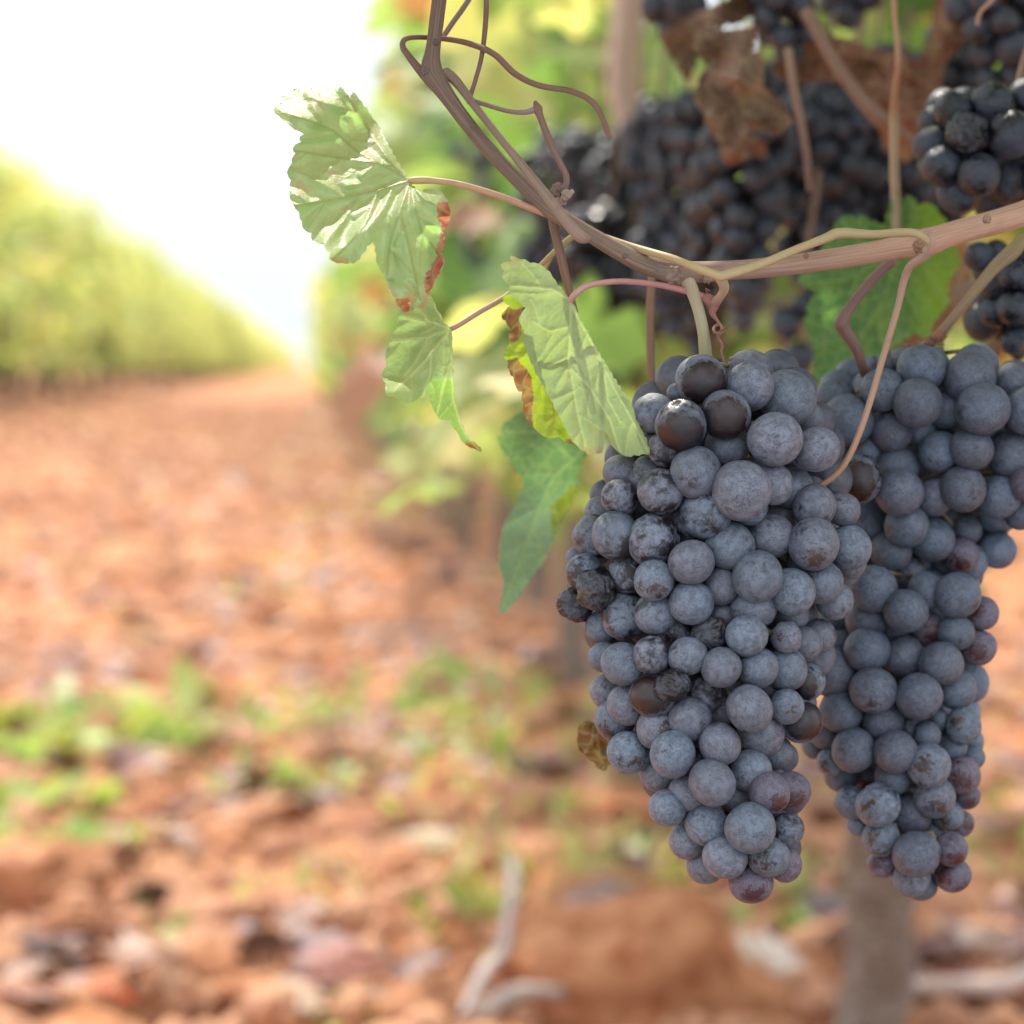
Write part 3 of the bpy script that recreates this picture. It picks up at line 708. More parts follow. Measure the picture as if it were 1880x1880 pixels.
# ------------------------------------------------------------------ traced leaves
def inside(poly, x, y):
    c = False; j = len(poly) - 1
    for i in range(len(poly)):
        xi, yi = poly[i]; xj, yj = poly[j]
        if (yi > y) != (yj > y) and x < (xj - xi) * (y - yi) / (yj - yi) + xi: c = not c
        j = i
    return c
def seg_d(x, y, a, b):
    ax, ay = a; bx, by = b; dx, dy = bx - ax, by - ay
    L = dx * dx + dy * dy
    t = 0 if L == 0 else max(0, min(1, ((x - ax) * dx + (y - ay) * dy) / L))
    return math.hypot(x - ax - t * dx, y - ay - t * dy), t
def serrate(poly, step=13, amp=3.2, rng=None):
    area = sum(a[0] * b[1] - b[0] * a[1] for a, b in zip(poly, poly[1:] + poly[:1]))
    sgn = 1 if area > 0 else -1
    out = []
    for a, b in zip(poly, poly[1:] + poly[:1]):
        L = math.hypot(b[0] - a[0], b[1] - a[1]); n = max(1, int(L / step))
        nx, ny = (b[1] - a[1]) / (L + 1e-9) * sgn, -(b[0] - a[0]) / (L + 1e-9) * sgn
        out.append(a)
        for i in range(n):
            t0 = (i + 0.62) / n
            k = rng.uniform(.4, 1.2) * amp
            out.append((a[0] + (b[0] - a[0]) * t0 + nx * k, a[1] + (b[1] - a[1]) * t0 + ny * k))
            if i < n - 1:
                t1 = (i + 1) / n
                out.append((a[0] + (b[0] - a[0]) * t1 - nx * k * .2, a[1] + (b[1] - a[1]) * t1 - ny * k * .2))
    return out

def leaf_mesh(outline, veins, depth, colour, step=3.2, spacing=26, amp=3.0, sec_len=110, pleat=0.0016, ridge=0.00035, mat='leaf', seed=1, loc=Vector(), sec_ang=52, vein_col=(0.50, 0.56, 0.26), subs=True, vw=1.7):
    rng = random.Random(seed)
    poly = serrate(outline, 14, amp, rng)
    main = [list(zip(v, v[1:])) for v in veins]
    sec = []
    if subs:
        for v in veins:
            acc = 0; side = rng.choice((1, -1))
            tot = sum(math.hypot(b[0] - a[0], b[1] - a[1]) for a, b in zip(v, v[1:])); run = 0
            for a, b in zip(v, v[1:]):
                L = math.hypot(b[0] - a[0], b[1] - a[1]); 
                if L == 0: continue
                k = 0.0
                while acc + (L - k) > spacing:
                    k += spacing - acc; acc = 0
                    t = k / L; p = (a[0] + (b[0] - a[0]) * t, a[1] + (b[1] - a[1]) * t)
                    rr = (run + k) / tot
                    side = -side
                    ang = math.atan2(b[1] - a[1], b[0] - a[0]) + side * R(sec_ang + rng.uniform(-6, 6))
                    q = p; ln = sec_len * (0.55 + 0.5 * math.sin(rr * math.pi)); pts = [p]
                    m = 6
                    for j in range(m):
                        ang -= side * R(3.5)
                        q = (q[0] + math.cos(ang) * ln / m, q[1] + math.sin(ang) * ln / m)
                        near = min((seg_d(q[0], q[1], *s)[0] for vv, vs in zip(veins, main) if vv is not v for s in vs), default=99)
                        if not inside(poly, *q) or near < 7: break
                        if min((seg_d(q[0], q[1], *s2)[0] for vs in sec for s2 in vs), default=99) < 9: break
                        pts.append(q)
                    if len(pts) > 2: sec.append(list(zip(pts, pts[1:])))
                acc += L - k; run += L
    xs = [p[0] for p in poly]; ys = [p[1] for p in poly]
    pts = [Vector(p) for p in poly]; edges = [(i, (i + 1) % len(poly)) for i in range(len(poly))]
    y = min(ys); row = 0
    psegs = list(zip(poly, poly[1:] + poly[:1]))
    while y < max(ys):
        x = min(xs) + (step / 2 if row % 2 else 0)
        while x < max(xs):
            if inside(poly, x, y):
                px, py = x + rng.uniform(-.3, .3), y + rng.uniform(-.3, .3)
                pts.append(Vector((px, py)))
            x += step
        y += step * 0.87; row += 1
    vo, eo, fo, *_ = delaunay_2d_cdt(pts, edges, [list(range(len(poly)))], 1, 1e-4)
    V = []; C = []
    sflat = [(s[0], s[1]) for vs in sec for s in vs]
    mflat = [(s[0], s[1]) for vs in main for s in vs]
    # coarse buckets of secondary veins keep the search short
    B = {}
    for s in sflat:
        (ax, ay), (bx, by) = s
        for gx in range(int(min(ax, bx) - 30) // 30, int(max(ax, bx) + 30) // 30 + 1):
            for gy in range(int(min(ay, by) - 30) // 30, int(max(ay, by) + 30) // 30 + 1):
                B.setdefault((gx, gy), []).append(s)
    for p in vo:
        x, y = p.x, p.y
        dm = min((seg_d(x, y, *s)[0] for s in mflat), default=99)
        ds = min((seg_d(x, y, *s)[0] for s in B.get((int(x) // 30, int(y) // 30), ())), default=30)
        dv = min(dm, ds * 1.15)
        f = min(1, dv / 17.0); f = f * f * (3 - 2 * f)
        d = depth(x, y) + pleat * f - ridge * 2.0 * math.exp(-(dm / (vw * 1.5)) ** 2) - ridge * math.exp(-(ds / vw) ** 2)
        d += 0.0005 * nz((x * .02, y * .02, seed)) + 0.00018 * nz((x * .09, y * .09, seed + 5))
        V.append(P(x, y, d) - loc)
        c = colour(x, y)
        k = max(0.85 * math.exp(-(dm / (vw * 1.1)) ** 2), 0.55 * math.exp(-(ds / (vw * .8)) ** 2))
        C.append(tuple(a + (b - a) * k for a, b in zip(c, vein_col)))
    return new_mesh('blade', V, [tuple(f) for f in fo], M[mat], C)

def conv(lst, ox, oy, s): return [(ox + x / s, oy + y / s) for x, y in lst]
def c5(l): return conv(l, 480, 120, 2.892)
def c8(l): return conv(l, 680, 450, 2.6857)
def c7(l): return conv(l, 1180, 0, 2.6857)
def mixc(a, b, t): t = max(0, min(1, t)); return tuple(x + (y - x) * t for x, y in zip(a, b))
def sm(a, b, x):
    t = max(0, min(1, (x - a) / (b - a))); return t * t * (3 - 2 * t)

# leaf 1: large pale leaf on the pink stalk
L1 = c5([(790,610),(720,510),(660,400),(620,320),(570,250),(520,180),(482,140),(470,180),(425,105),(405,140),(330,88),(325,130),(265,110),(262,150),(170,123),(172,170),(108,158),(122,188),(62,235),
(90,265),(140,310),(200,350),(245,362),(203,380),(212,405),(168,435),(180,465),(160,520),(135,570),(157,610),(148,660),(165,730),(200,780),(215,830),(225,870),(265,890),(272,930),(330,950),
(360,1000),(370,1035),(430,1050),(470,1048),(500,1045),(530,1010),(560,960),(590,935),(605,960),(610,1000),(620,1060),(655,1110),(680,1190),(710,1240),(740,1290),(770,1312),(800,1290),(830,1285),(868,1282),
(882,1240),(890,1200),(915,1160),(935,1120),(972,1050),(958,990),(976,920),(958,880),(985,850),(1003,800),(995,750),(975,700),(950,665),(900,655),(850,668),(820,660),(800,640)])
J1 = c5([(790,612)])[0]
V1 = [c5(v) for v in ([(790,612),(700,535),(600,390),(520,270),(430,120)],[(790,612),(640,530),(500,450),(380,345),(250,290),(100,240)],[(790,612),(620,665),(400,710),(180,745)],
      [(620,665),(560,820),(480,930),(380,1030)],[(790,620),(730,780),(685,940),(668,1110)],[(795,625),(815,760),(850,880),(910,960),(965,1010)],[(800,640),(880,720),(1000,790)],[(700,535),(480,500),(330,480),(180,455)],[(735,770),(790,1000),(830,1180),(850,1260)])]
redpoly = c5([(940,720),(1000,720),(1010,830),(985,870),(980,960),(965,1060),(930,1130),(890,1230),(860,1180),(880,1090),(920,1040),(930,960),(955,900),(960,850),(935,800)])
def col1(x, y):
    n = nz((x * .03, y * .03, 3.0))
    c = mixc((0.36, 0.49, 0.22), (0.46, 0.58, 0.33), 0.5 + n)
    if inside(redpoly, x + 5 * nz((x * .08, y * .08, 1)), y + 5 * nz((x * .08, y * .08, 9))):
        c = mixc((0.42, 0.07, 0.08), (0.50, 0.22, 0.16), 0.5 + 1.6 * nz((x * .06, y * .06, 7)))
    k = sm(510, 560, y) * sm(-.25, .2, nz((x * .07, y * .05, 4)))
    if x > 700: c = mixc(c, (0.50, 0.32, 0.20), k)
    if y > 548 and x < 752: c = mixc(c, (0.50, 0.06, 0.02), .8)
    if x < 640 and y > 465: c = mixc(c, (0.45, 0.22, 0.16), .7 * sm(465, 480, y))
    if n > .42: c = mixc(c, (0.46, 0.24, 0.20), .3)
    return c
def dep1(x, y):
    d = 0.700 + 0.25 * (x - J1[0]) / 6104 - 1.07 * (y - J1[1]) / 6104 * (1 if y < J1[1] else 0.8)
    d += 0.0026 * math.sin((x * 0.45 + y * 0.9) * 0.052)                       # broad folds
    d += 0.003 * math.sin((y - 380) * 0.02 + x * .015)
    if y > J1[1] + 40: d += 0.0030 * math.sin((x - 690) * 0.085) * sm(380, 470, y)   # the lower lobe is pleated lengthwise
    if y > 510: d += 0.004 * nz((x * .06, y * .06, 2.2))
    return d
lf = empty('vine_leaf', P(*J1, .70)); tag(lf, 'large pale sunlit grape leaf with torn red lower edge on a pink stalk', 'leaf', 'leaves in focus on the cane')
link_mesh('blade', leaf_mesh(L1, V1, dep1, col1, 3.0, 32, 2.6, 125, .0020, .00020, loc=lf.location, seed=3, vein_col=(.27, .34, .10), vw=1.9), lf)
tube_obj('leaf_stalk', px_tube([(752, 332, .70, 6), (768, 331, .699, 7), (800, 332, .70, 6), (850, 340, .70, 6), (920, 361, .70, 6.2), (985, 386, .70, 6.5), (1030, 402, .702, 7), (1062, 415, .705, 7)],
     (0.50, 0.38, 0.17), (0.46, 0.17, 0.15)), M['stem'], lf, 12, .03)

# leaf 2: smaller leaf below it
L2 = c8([(392,410),(365,385),(330,320),(300,255),(285,252),(270,290),(240,300),(210,320),(150,315),(140,350),(125,420),(100,460),(90,500),(75,530),(80,590),(55,640),(75,680),(78,745),(115,745),(150,760),
(190,778),(230,760),(285,738),(300,780),(330,845),(350,860),(385,865),(430,925),(470,985),(510,1003),(550,1018),(530,990),(495,965),(470,930),(440,870),(420,790),(410,700),(405,600),(403,500),(402,430)])
J2 = c8([(392,412)])[0]
V2 = [c8(v) for v in ([(392,412),(340,350),(290,262)],[(392,412),(300,380),(150,345)],[(392,412),(280,455),(110,470)],[(392,412),(280,560),(190,650),(110,730)],[(300,540),(295,640),(260,740)],[(398,415),(400,540),(402,650),(412,770),(440,870),(480,950),(540,1012)],[(401,560),(360,700),(330,830)])]
def col2(x, y):
    n = nz((x * .03, y * .03, 8.0))
    c = mixc((0.27, 0.38, 0.16), (0.34, 0.44, 0.20), .5 + n)
    if x > 790 and y > 700: c = mixc(c, (0.22, 0.36, 0.08), .6)
    if y > 808: c = mixc(c, (0.30, 0.10, 0.03), sm(808, 818, y))
    return c
foldx = lerp_tab([(600, 826), (700, 806), (725, 788)])
def dep2(x, y):
    d = 0.706 + 0.35 * (x - J2[0]) / 6104 - 0.55 * (y - J2[1]) / 6104
    d += 0.0012 * math.sin(x * .06 + y * .02)
    if y > 690: 
        k = sm(690, 725, y)
        d = d * (1 - k) + k * (0.706 - 0.55 * (690 - J2[1]) / 6104 + 0.004 + (x - 815) * 0.00025)
    return d
lf = empty('vine_leaf', P(*J2, .706)); tag(lf, 'small green leaf with a drooping brown-tipped lobe, below the large pale leaf', 'leaf', 'leaves in focus on the cane')
link_mesh('blade', leaf_mesh(L2, V2, dep2, col2, 3.0, 22, 2.2, 80, .0006, .00022, loc=lf.location, seed=5), lf)
tube_obj('leaf_stalk', px_tube([(824, 605, .706, 5), (840, 598, .705, 5), (880, 573, .708, 5.2), (930, 543, .712, 5), (975, 505, .715, 5), (1015, 465, .714, 5), (1052, 434, .712, 6), (1075, 422, .712, 6)],
     (0.44, 0.22, 0.17), (0.40, 0.35, 0.15)), M['stem'], lf, 12, .03)

# leaf 3: long folded leaf with its browned half behind
L3 = c8([(985,270),(950,230),(900,160),(870,120),(830,92),(790,88),(740,70),(688,52),(702,80),(640,95),(662,130),(648,155),(685,200),(690,240),(740,285),(765,310),(738,350),(733,370),(760,420),(750,450),
(780,550),(830,650),(880,740),(920,820),(960,900),(1010,980),(1060,1018),(1080,1030),(1142,1025),(1150,990),(1152,895),(1172,940),(1200,1000),(1260,1042),(1340,1030),(1385,1030),(1350,940),(1310,860),(1290,790),(1240,720),(1180,620),(1120,520),(1060,410),(1020,330),(1000,290)])
J3 = c8([(986,275)])[0]
V3 = [c8(v) for v in ([(986,275),(986,420),(975,560),(1000,700),(1020,830),(1060,990)],[(986,275),(900,215),(800,205),(700,200)],[(985,400),(880,425),(800,375)],[(990,300),(1090,480),(1200,700),(1300,880),(1370,1020)],
      [(975,550),(880,600)],[(978,600),(1080,700),(1180,860),(1230,1020)],[(1005,720),(900,760)],[(1150,620),(1170,760),(1230,870)])]
def col3(x, y):
    n = nz((x * .025, y * .025, 12.0))
    c = mixc((0.29, 0.36, 0.17), (0.36, 0.42, 0.22), .5 + n)
    e = sm(815, 834, y) if 1040 < x < 1130 else 0
    if y < 486 and x < 960: e = .5
    return mixc(c, (0.42, 0.20, 0.15), e * .6)
def dep3(x, y):
    # distance along / across the fold line
    a = ((x - 1046) + (y - 550) * -0.52) / 130
    d = 0.690 + 0.0055 * a * a + 0.004 * sm(.2, -1.0, a) - 0.012 * (y - 550) / 300 * .3
    return d + 0.001 * math.sin(y * .03)
lf = empty('vine_leaf', P(*J3, .69)); tag(lf, 'long folded grey-green leaf touching the sharp bunch, yellow and brown behind', 'leaf', 'leaves in focus on the cane')
link_mesh('blade', leaf_mesh(L3, V3, dep3, col3, 3.0, 30, 2.4, 90, .0006, .00024, loc=lf.location, seed=8), lf)
L3b = c8([(720,230),(690,238),(650,262),(690,300),(672,315),(645,350),(665,372),(690,410),(684,460),(700,485),(680,495),(655,540),(668,565),(680,575),(685,620),(705,650),(720,705),(748,722),(760,830),(790,880),(820,915),
(870,950),(930,945),(970,975),(1012,980),(1060,1000),(1020,900),(950,780),(850,600),(800,450),(780,340),(760,280)])
brn = [c8([(672,312),(775,310),(742,372),(752,440),(700,487),(670,470),(680,410),(640,350)]), c8([(664,570),(722,560),(765,605),(795,660),(805,730),(803,800),(790,850),(812,905),(790,930),(740,850),(735,730),(700,720),(672,620)]), c8([(960,965),(1020,960),(1030,990),(960,990)])]
def col3b(x, y):
    n = nz((x * .05, y * .05, 21.0))
    xx, yy = x + 4 * n, y + 4 * nz((x * .07, y * .07, 2))
    c = mixc((0.30, 0.42, 0.03), (0.42, 0.48, 0.04), .5 + n)
    for b in brn:
        if inside(b, xx, yy): return mixc((0.20, 0.075, 0.035), (0.33, 0.15, 0.07), .5 + 1.5 * n)
    return c
def dep3b(x, y): return 0.7045 + 0.002 * math.sin(x * .05 + y * .02) - 0.0035 * sm(0, 1, (x - 930 - (y - 560) * .45) / 60)
link_mesh('rotting_half', leaf_mesh(L3b, [c8([(780,330),(690,420)]), c8([(800,500),(690,600)]), c8([(860,640),(800,860)]), c8([(920,780),(900,940)])], dep3b, col3b, 3.0, 24, 2.6, 50, .001, .0003, loc=lf.location, seed=11, vein_col=(.40, .38, .06)), lf)
tube_obj('leaf_stalk', px_tube([(1046, 553, .690, 6), (1058, 538, .688, 6), (1078, 525, .689, 5.5), (1115, 518, .692, 5.5), (1155, 517, .695, 5.5), (1210, 523, .698, 5.5), (1262, 535, .70, 6), (1298, 547, .70, 7)],
     (0.46, 0.26, 0.22), (0.48, 0.18, 0.17)), M['stem'], lf, 12, .03)

# leaf 4: blurred leaf below
L4 = c8([(760,815),(700,850),(650,888),(655,930),(622,955),(650,1010),(700,1080),(740,1130),(755,1180),(720,1270),(660,1370),(640,1470),(635,1590),(660,1650),(655,1720),(635,1800),(660,1815),(720,1750),(790,1640),(850,1560),
(890,1480),(910,1440),(930,1380),(980,1290),(1030,1190),(1020,1130),(1050,1060),(1072,1020),(1050,985),(1000,900),(900,840),(830,820)])
dk4 = c8([(888,1290),(1000,1180),(1040,1180),(980,1300),(930,1390),(900,1450)])
def col4(x, y):
    c = mixc((0.13, 0.23, 0.11), (0.19, 0.31, 0.23), sm(860, 960, y) + .4 * nz((x * .02, y * .02, 2)))
    if inside(dk4, x, y): c = (0.16, 0.19, 0.03)
    return c
lf = empty('vine_leaf', P(1000, 760, .83)); tag(lf, 'blurred dark green leaf hanging curled below the long folded leaf, left of the centre bunch', 'leaf')
link_mesh('blade', leaf_mesh(L4, [c8([(1060,1000),(900,1150),(830,1300),(720,1600),(650,1790)]), c8([(1000,1060),(860,930),(660,920)])], lambda x, y: .82 + .010 * math.sin((y - 760) * .012) + 0.00012 * (x - 980) * sm(880, 960, y), col4, 4.0, 36, 3, 80, .0004, .0002, loc=lf.location, seed=14, vein_col=(.3, .42, .22)), lf)
tube_obj('leaf_stalk', px_tube([(1075, 828, .82, 5), (1050, 740, .83, 5), (1010, 640, .82, 5), (985, 560, .79, 5), (1012, 470, .75, 4), (1060, 430, .715, 4)], (0.4, 0.36, 0.18)), M['stem'], lf, 10, .03)

# leaf 5: big green leaf behind the tan cane
L5 = c7([(960,1090),(1000,1062),(1050,1080),(1080,1058),(1120,1090),(1205,1115),(1208,1040),(1240,975),(1290,985),(1320,962),(1350,1010),(1420,1005),(1460,1050),(1500,1110),(1500,1200),(1550,1225),(1562,1300),(1500,1400),
(1505,1500),(1440,1580),(1400,1660),(1330,1640),(1260,1700),(1200,1730),(1150,1790),(1110,1880),(1000,1900),(850,1870),(855,1750),(800,1600),(820,1500),(865,1440),(790,1410),(765,1370),(840,1290),(900,1200)])
lf = empty('vine_leaf', P(1640, 440, .88)); tag(lf, 'big blurred green leaf behind the tan cane, above the right grape bunch', 'leaf')
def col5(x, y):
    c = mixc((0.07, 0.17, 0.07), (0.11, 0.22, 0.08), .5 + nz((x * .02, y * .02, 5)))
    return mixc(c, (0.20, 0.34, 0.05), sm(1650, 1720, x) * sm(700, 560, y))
link_mesh('blade', leaf_mesh(L5, [c7([(1250,1250),(1200,1450),(1000,1800)]), c7([(1250,1250),(1320,1100),(1330,980)]), c7([(1250,1250),(1050,1180),(980,1090)]), c7([(1250,1250),(1400,1300),(1550,1300)]), c7([(1250,1250),(1000,1380),(800,1400)])],
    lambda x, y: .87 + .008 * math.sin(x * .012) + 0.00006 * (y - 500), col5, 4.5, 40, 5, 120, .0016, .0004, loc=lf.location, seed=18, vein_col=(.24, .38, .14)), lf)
tube_obj('leaf_stalk', px_tube([(1641, -40, .85, 5), (1643, 30, .85, 5), (1649, 110, .85, 5.5), (1643, 170, .86, 6), (1642, 215, .87, 9), (1642, 300, .87, 9), (1645, 380, .87, 9), (1645, 465, .87, 8)], (0.40, 0.20, 0.11), (0.40, 0.32, 0.20)), M['stem'], lf, 10, .03)

# dry brown leaves
def dry(outl, d0, label, c0, c1, amp, seed, curl=.03, st=4.5):
    cx = sum(p[0] for p in outl) / len(outl); cy = sum(p[1] for p in outl) / len(outl)
    lf = empty('dry_leaf', P(cx, min(p[1] for p in outl), d0)); tag(lf, label, 'leaf')
    def dep(x, y):
        return d0 + amp * (nz((x * curl, y * curl, seed)) + .22 * abs(nz((x * curl * 2.3, y * curl * 2.3, seed + 3))))
    def cc(x, y): return mixc(c0, c1, .5 + 1.3 * nz((x * .02, y * .02, seed + 1)))
    vv = [[(cx, cy - 20), (cx + math.cos(a) * 90, cy + math.sin(a) * 90)] for a in (0.3, 1.3, 2.3, 3.6, 5.2)]
    link_mesh('blade', leaf_mesh(outl, vv, dep, cc, st, 36, 4, 60, .001, .0004, 'dryleaf', seed, lf.location, vein_col=mixc(c1, (.5, .35, .25), .4)), lf)
    return lf
dry(c7([(250,150),(330,110),(400,150),(560,130),(540,250),(600,300),(590,420),(680,500),(740,600),(660,665),(560,640),(520,640),(460,720),(380,720),(330,620),(290,540),(255,500),(280,380),(330,330),(260,260)]), .93,
    'crumpled pinkish brown dead leaf hanging at the top between the dark bunches', (0.15, 0.080, 0.062), (0.27, 0.155, 0.12), .020, 31, .018)
dry(c7([(400,700),(460,690),(520,660),(600,700),(610,780),(540,760),(480,800),(420,810),(380,760)]), 1.0, 'small rusty leaf scrap below the crumpled brown leaf', (0.16, 0.055, 0.04), (0.22, 0.085, 0.06), .012, 33)
dry(c7([(640,300),(760,260),(860,170),(1000,190),(1120,240),(1230,260),(1350,300),(1420,200),(1430,40),(1470,-40),(1570,60),(1590,200),(1490,300),(1470,420),(1510,560),(1430,640),(1390,720),(1300,800),(1200,740),(1150,600),(1060,430),(900,390),(780,410),(650,375)]), 1.03,
    'broad rust brown leaf in the shade left of the split-berry cluster', (0.14, 0.050, 0.036), (0.23, 0.098, 0.066), .022, 35, .012)
dry(c7([(80,180),(200,90),(330,40),(420,0),(440,-60),(560,-40),(560,60),(470,120),(330,130),(250,200),(270,300),(220,400),(140,280)]), 1.02, 'dark brown withered leaf at the top frame edge left of the crumpled one', (0.10, 0.045, 0.035), (0.19, 0.09, 0.07), .02, 37, .02)
dry([(1062,1335),(1078,1323),(1096,1332),(1112,1355),(1130,1368),(1126,1398),(1116,1404),(1108,1416),(1092,1400),(1075,1386),(1060,1366)], .75, 'small brown leaf poking out behind the lower left of the centre bunch', (0.16, 0.07, 0.02), (0.26, 0.12, 0.03), .006, 39, .03)
dry(c7([(1530,1230),(1600,1200),(1640,1300),(1600,1380),(1530,1400),(1500,1560),(1480,1480),(1500,1380)]), .95, 'narrow brown leaf edge hanging right of the big blurred green leaf', (0.20, 0.08, 0.04), (0.32, 0.16, 0.10), .012, 41, .02)

# ------------------------------------------------------------------ canopy leaves (five-lobed)
LOBE = [(0, -.02), (.12, -.20), (.38, -.30), (.42, -.08), (.60, .05), (.46, .22), (.56, .50), (.28, .42), (.18, .62), (0, .86), (-.18, .62), (-.28, .42), (-.56, .50), (-.46, .22), (-.60, .05), (-.42, -.08), (-.38, -.30), (-.12, -.20)]
def add_leaf(V, F, C, p, size, rot, c, rng):
    b = len(V)
    V.append(p + rot @ Vector((0, .15 * size, 0.03 * size))); C.append(c)
    bend = rng.uniform(.1, .5); tw_ = rng.uniform(-.3, .3)
    for x, y in LOBE:
        z = -bend * (x * x + (y - .2) ** 2) + tw_ * x * y
        V.append(p + rot @ Vector((x * size, y * size, z * size))); C.append(tuple(k * rng.uniform(.93, 1.07) for k in c))
    n = len(LOBE)
    for i in range(n): F.append((b, b + 1 + i, b + 1 + (i + 1) % n))
GREENS = [(0.09, 0.17, 0.06), (0.17, 0.28, 0.08), (0.28, 0.37, 0.13), (0.40, 0.46, 0.18), (0.56, 0.55, 0.22), (0.54, 0.44, 0.14), (0.30, 0.14, 0.07)]  # leaf tones; the palest also stand in for the hazy veil
def pick(rng, ws):
    return rng.choices(GREENS, ws)[0]
def crown_mesh(seed, n, box, size, ws, keep=None):
    rng = random.Random(seed); V = []; F = []; C = []
    (x0, x1), (y0, y1), (z0, z1) = box
    k = 0; tr = 0
    while k < n and tr < n * 12:
        tr += 1
        x, y, z = rng.uniform(x0, x1), rng.uniform(y0, y1), rng.uniform(z0, z1)
        tz = (z - z0) / (z1 - z0)
        wdt = 1 - 0.75 * tz ** 2.2
        if abs((x - (x0 + x1) / 2) / ((x1 - x0) / 2)) > wdt: continue
        # uneven outline, holes between shoots
        if noise.noise(Vector((x * 3.1, y * 2.6, z * 2.6 + seed * 9))) < -0.02 + 0.35 * (tz - .75 if tz > .75 else 0): continue
        p = Vector((x, y, z))
        if keep and not keep(p): continue
        rot = Euler((rng.uniform(-1.5, 0.6), rng.uniform(-.9, .9), rng.uniform(0, 6.28))).to_matrix()
        add_leaf(V, F, C, p, size * rng.uniform(.6, 1.15), rot, pick(rng, ws), rng); k += 1
    for q in range(3 if z1 < 2.2 else 5):
        sx, sy = rng.uniform(-.15, .15), rng.uniform(y0 * .8, y1 * .8); top = z1 + rng.uniform(-.1, .34 if z1 < 2.2 else .42)
        if keep: break
        for j in range(9):
            t = j / 8
            add_leaf(V, F, C, Vector((sx + .08 * t, sy + rng.uniform(-.04, .04), z1 - .45 + (top - z1 + .45) * t)), size * (1 - .5 * t), Euler((rng.uniform(-1.2, .6), rng.uniform(-.9, .9), rng.uniform(0, 6.28))).to_matrix(), pick(rng, ws), rng)
    return V, F, C
WS_R = (3.0, 3.5, 3.5, 2.6, 1.7, .8, .6); WS_L = (.4, .7, 1.9, 4, 6.0, 2.0, .3)  # left-row weights lean pale yellow: sunlight and haze painted into leaves
CROWN_R = [new_mesh('crown', *crown_mesh(100 + i, 400, ((-.36, .36), (-.66, .66), (.47, 2.05)), .105, WS_R)[:2], M['foliage'], crown_mesh(100 + i, 400, ((-.36, .36), (-.66, .66), (.47, 2.05)), .105, WS_R)[2], smooth=False) for i in range(4)]
CROWN_L = [new_mesh('crown', *crown_mesh(200 + i, 640, ((-.40, .40), (-.80, .80), (.34, 2.28)), .115, WS_L)[:2], M['foliage'], crown_mesh(200 + i, 640, ((-.40, .40), (-.80, .80), (.34, 2.28)), .115, WS_L)[2], smooth=False) for i in range(4)]

def trunk_mesh(seed, r=.024, h=.62):
    rng = random.Random(seed); rows = []
    x = y = 0
    for i in range(12):
        t = i / 11; x += rng.uniform(-.007, .007); y += rng.uniform(-.01, .01)
        rows.append((x, y, -0.05 + t * (h + .05), r * (1.35 - .5 * t + (.4 * (1 - t * 6) if t < .16 else 0)), (.16), .118, .088))
    V, F, C, U = tube_data(catmull(rows, 5), 24, .34)
    for sgn in (1, -1):
        arm = [(x, y + sgn * .55 * t, h - .02 + .06 * math.sin(t * 3), r * (.75 - .35 * t), .17, .12, .09) for t in (0, .15, .4, .7, 1)]
        tube_data(catmull(arm, 3), 10, .2, V, F, C, U)
    for j in range(5):
        yy = rng.uniform(-.5, .5); xx = rng.uniform(-.1, .1)
        sh = [(x, y + yy, h, .006, .28, .17, .10), (x + xx, y + yy * 1.1, h + .5, .005, .28, .17, .10), (x + xx * 2, y + yy * 1.15, h + 1.1, .003, .3, .2, .1)]
        tube_data(catmull(sh, 3), 6, 0, V, F, C, U)
    return new_mesh('trunk', V, F, M['trunk'], C, U)
TRUNKS = [trunk_mesh(300 + i) for i in range(3)]
def cluster_mesh(seed):
    rng = random.Random(seed)
    bm = bmesh.new(); bmesh.ops.create_icosphere(bm, subdivisions=1, radius=1)
    sv = [v.co.copy() for v in bm.verts]; sf = [tuple(v.index for v in f.verts) for f in bm.faces]; bm.free()
    V = []; F = []
    for i in range(60):
        t = rng.random(); a = rng.uniform(0, 6.28); rr = .055 * (1 - .7 * t) * math.sqrt(rng.random())
        p = Vector((math.cos(a) * rr, math.sin(a) * rr, -t * .17)); b = len(V)
        V += [p + q * .010 for q in sv]; F += [tuple(b + k for k in f) for f in sf]
    return new_mesh('grape_cluster', V, F, M['black'])
GRP = [cluster_mesh(400 + i) for i in range(3)]

def ground_z(x, y):
    z = 0.018 * nz((x * .9, y * .9, 0)) + 0.010 * nz((x * 2.7, y * 2.7, 4))
    if y < 14: z += 0.045 * nz((x * 5, y * 5, 8)) + 0.028 * nz((x * 13, y * 13, 2))
    z += 0.25 * sm(-.9, -2.8, x) * sm(3, 12, y)      # the ground climbs gently towards the left row
    z += 0.03 * math.exp(-((x - .5) / .35) ** 2) * sm(1.5, 4, y)
    return z

def vine(x, y, label, group, left=False, scale=1.0, grapes=True, crown=True):
    rng = random.Random(int(x * 977 + y * 131))
    root = empty('grapevine', (x, y, ground_z(x, y)))
    tag(root, label, 'grapevine', group)
    rz = rng.choice((0, math.pi)) + rng.uniform(-.12, .12)
    root.rotation_euler = (0, 0, rz); root.scale = (1, rng.uniform(.9, 1.12), scale * rng.uniform(.95, 1.05))
    link_mesh('trunk', rng.choice(TRUNKS), root)
    if crown: link_mesh('crown', rng.choice(CROWN_L if left else CROWN_R), root)
    for k in range((18 if left else 5) if grapes else 0):  # left rows get extra low clusters, added as dark shading under the canopy
        g = link_mesh('grape_cluster', rng.choice(GRP), root, (rng.uniform(-.3, .3), rng.uniform(-.55, .55), rng.uniform(.36, .85) if left else rng.uniform(.74, .95))); g.scale = (1.2, 1.2, 1.2)
    return root
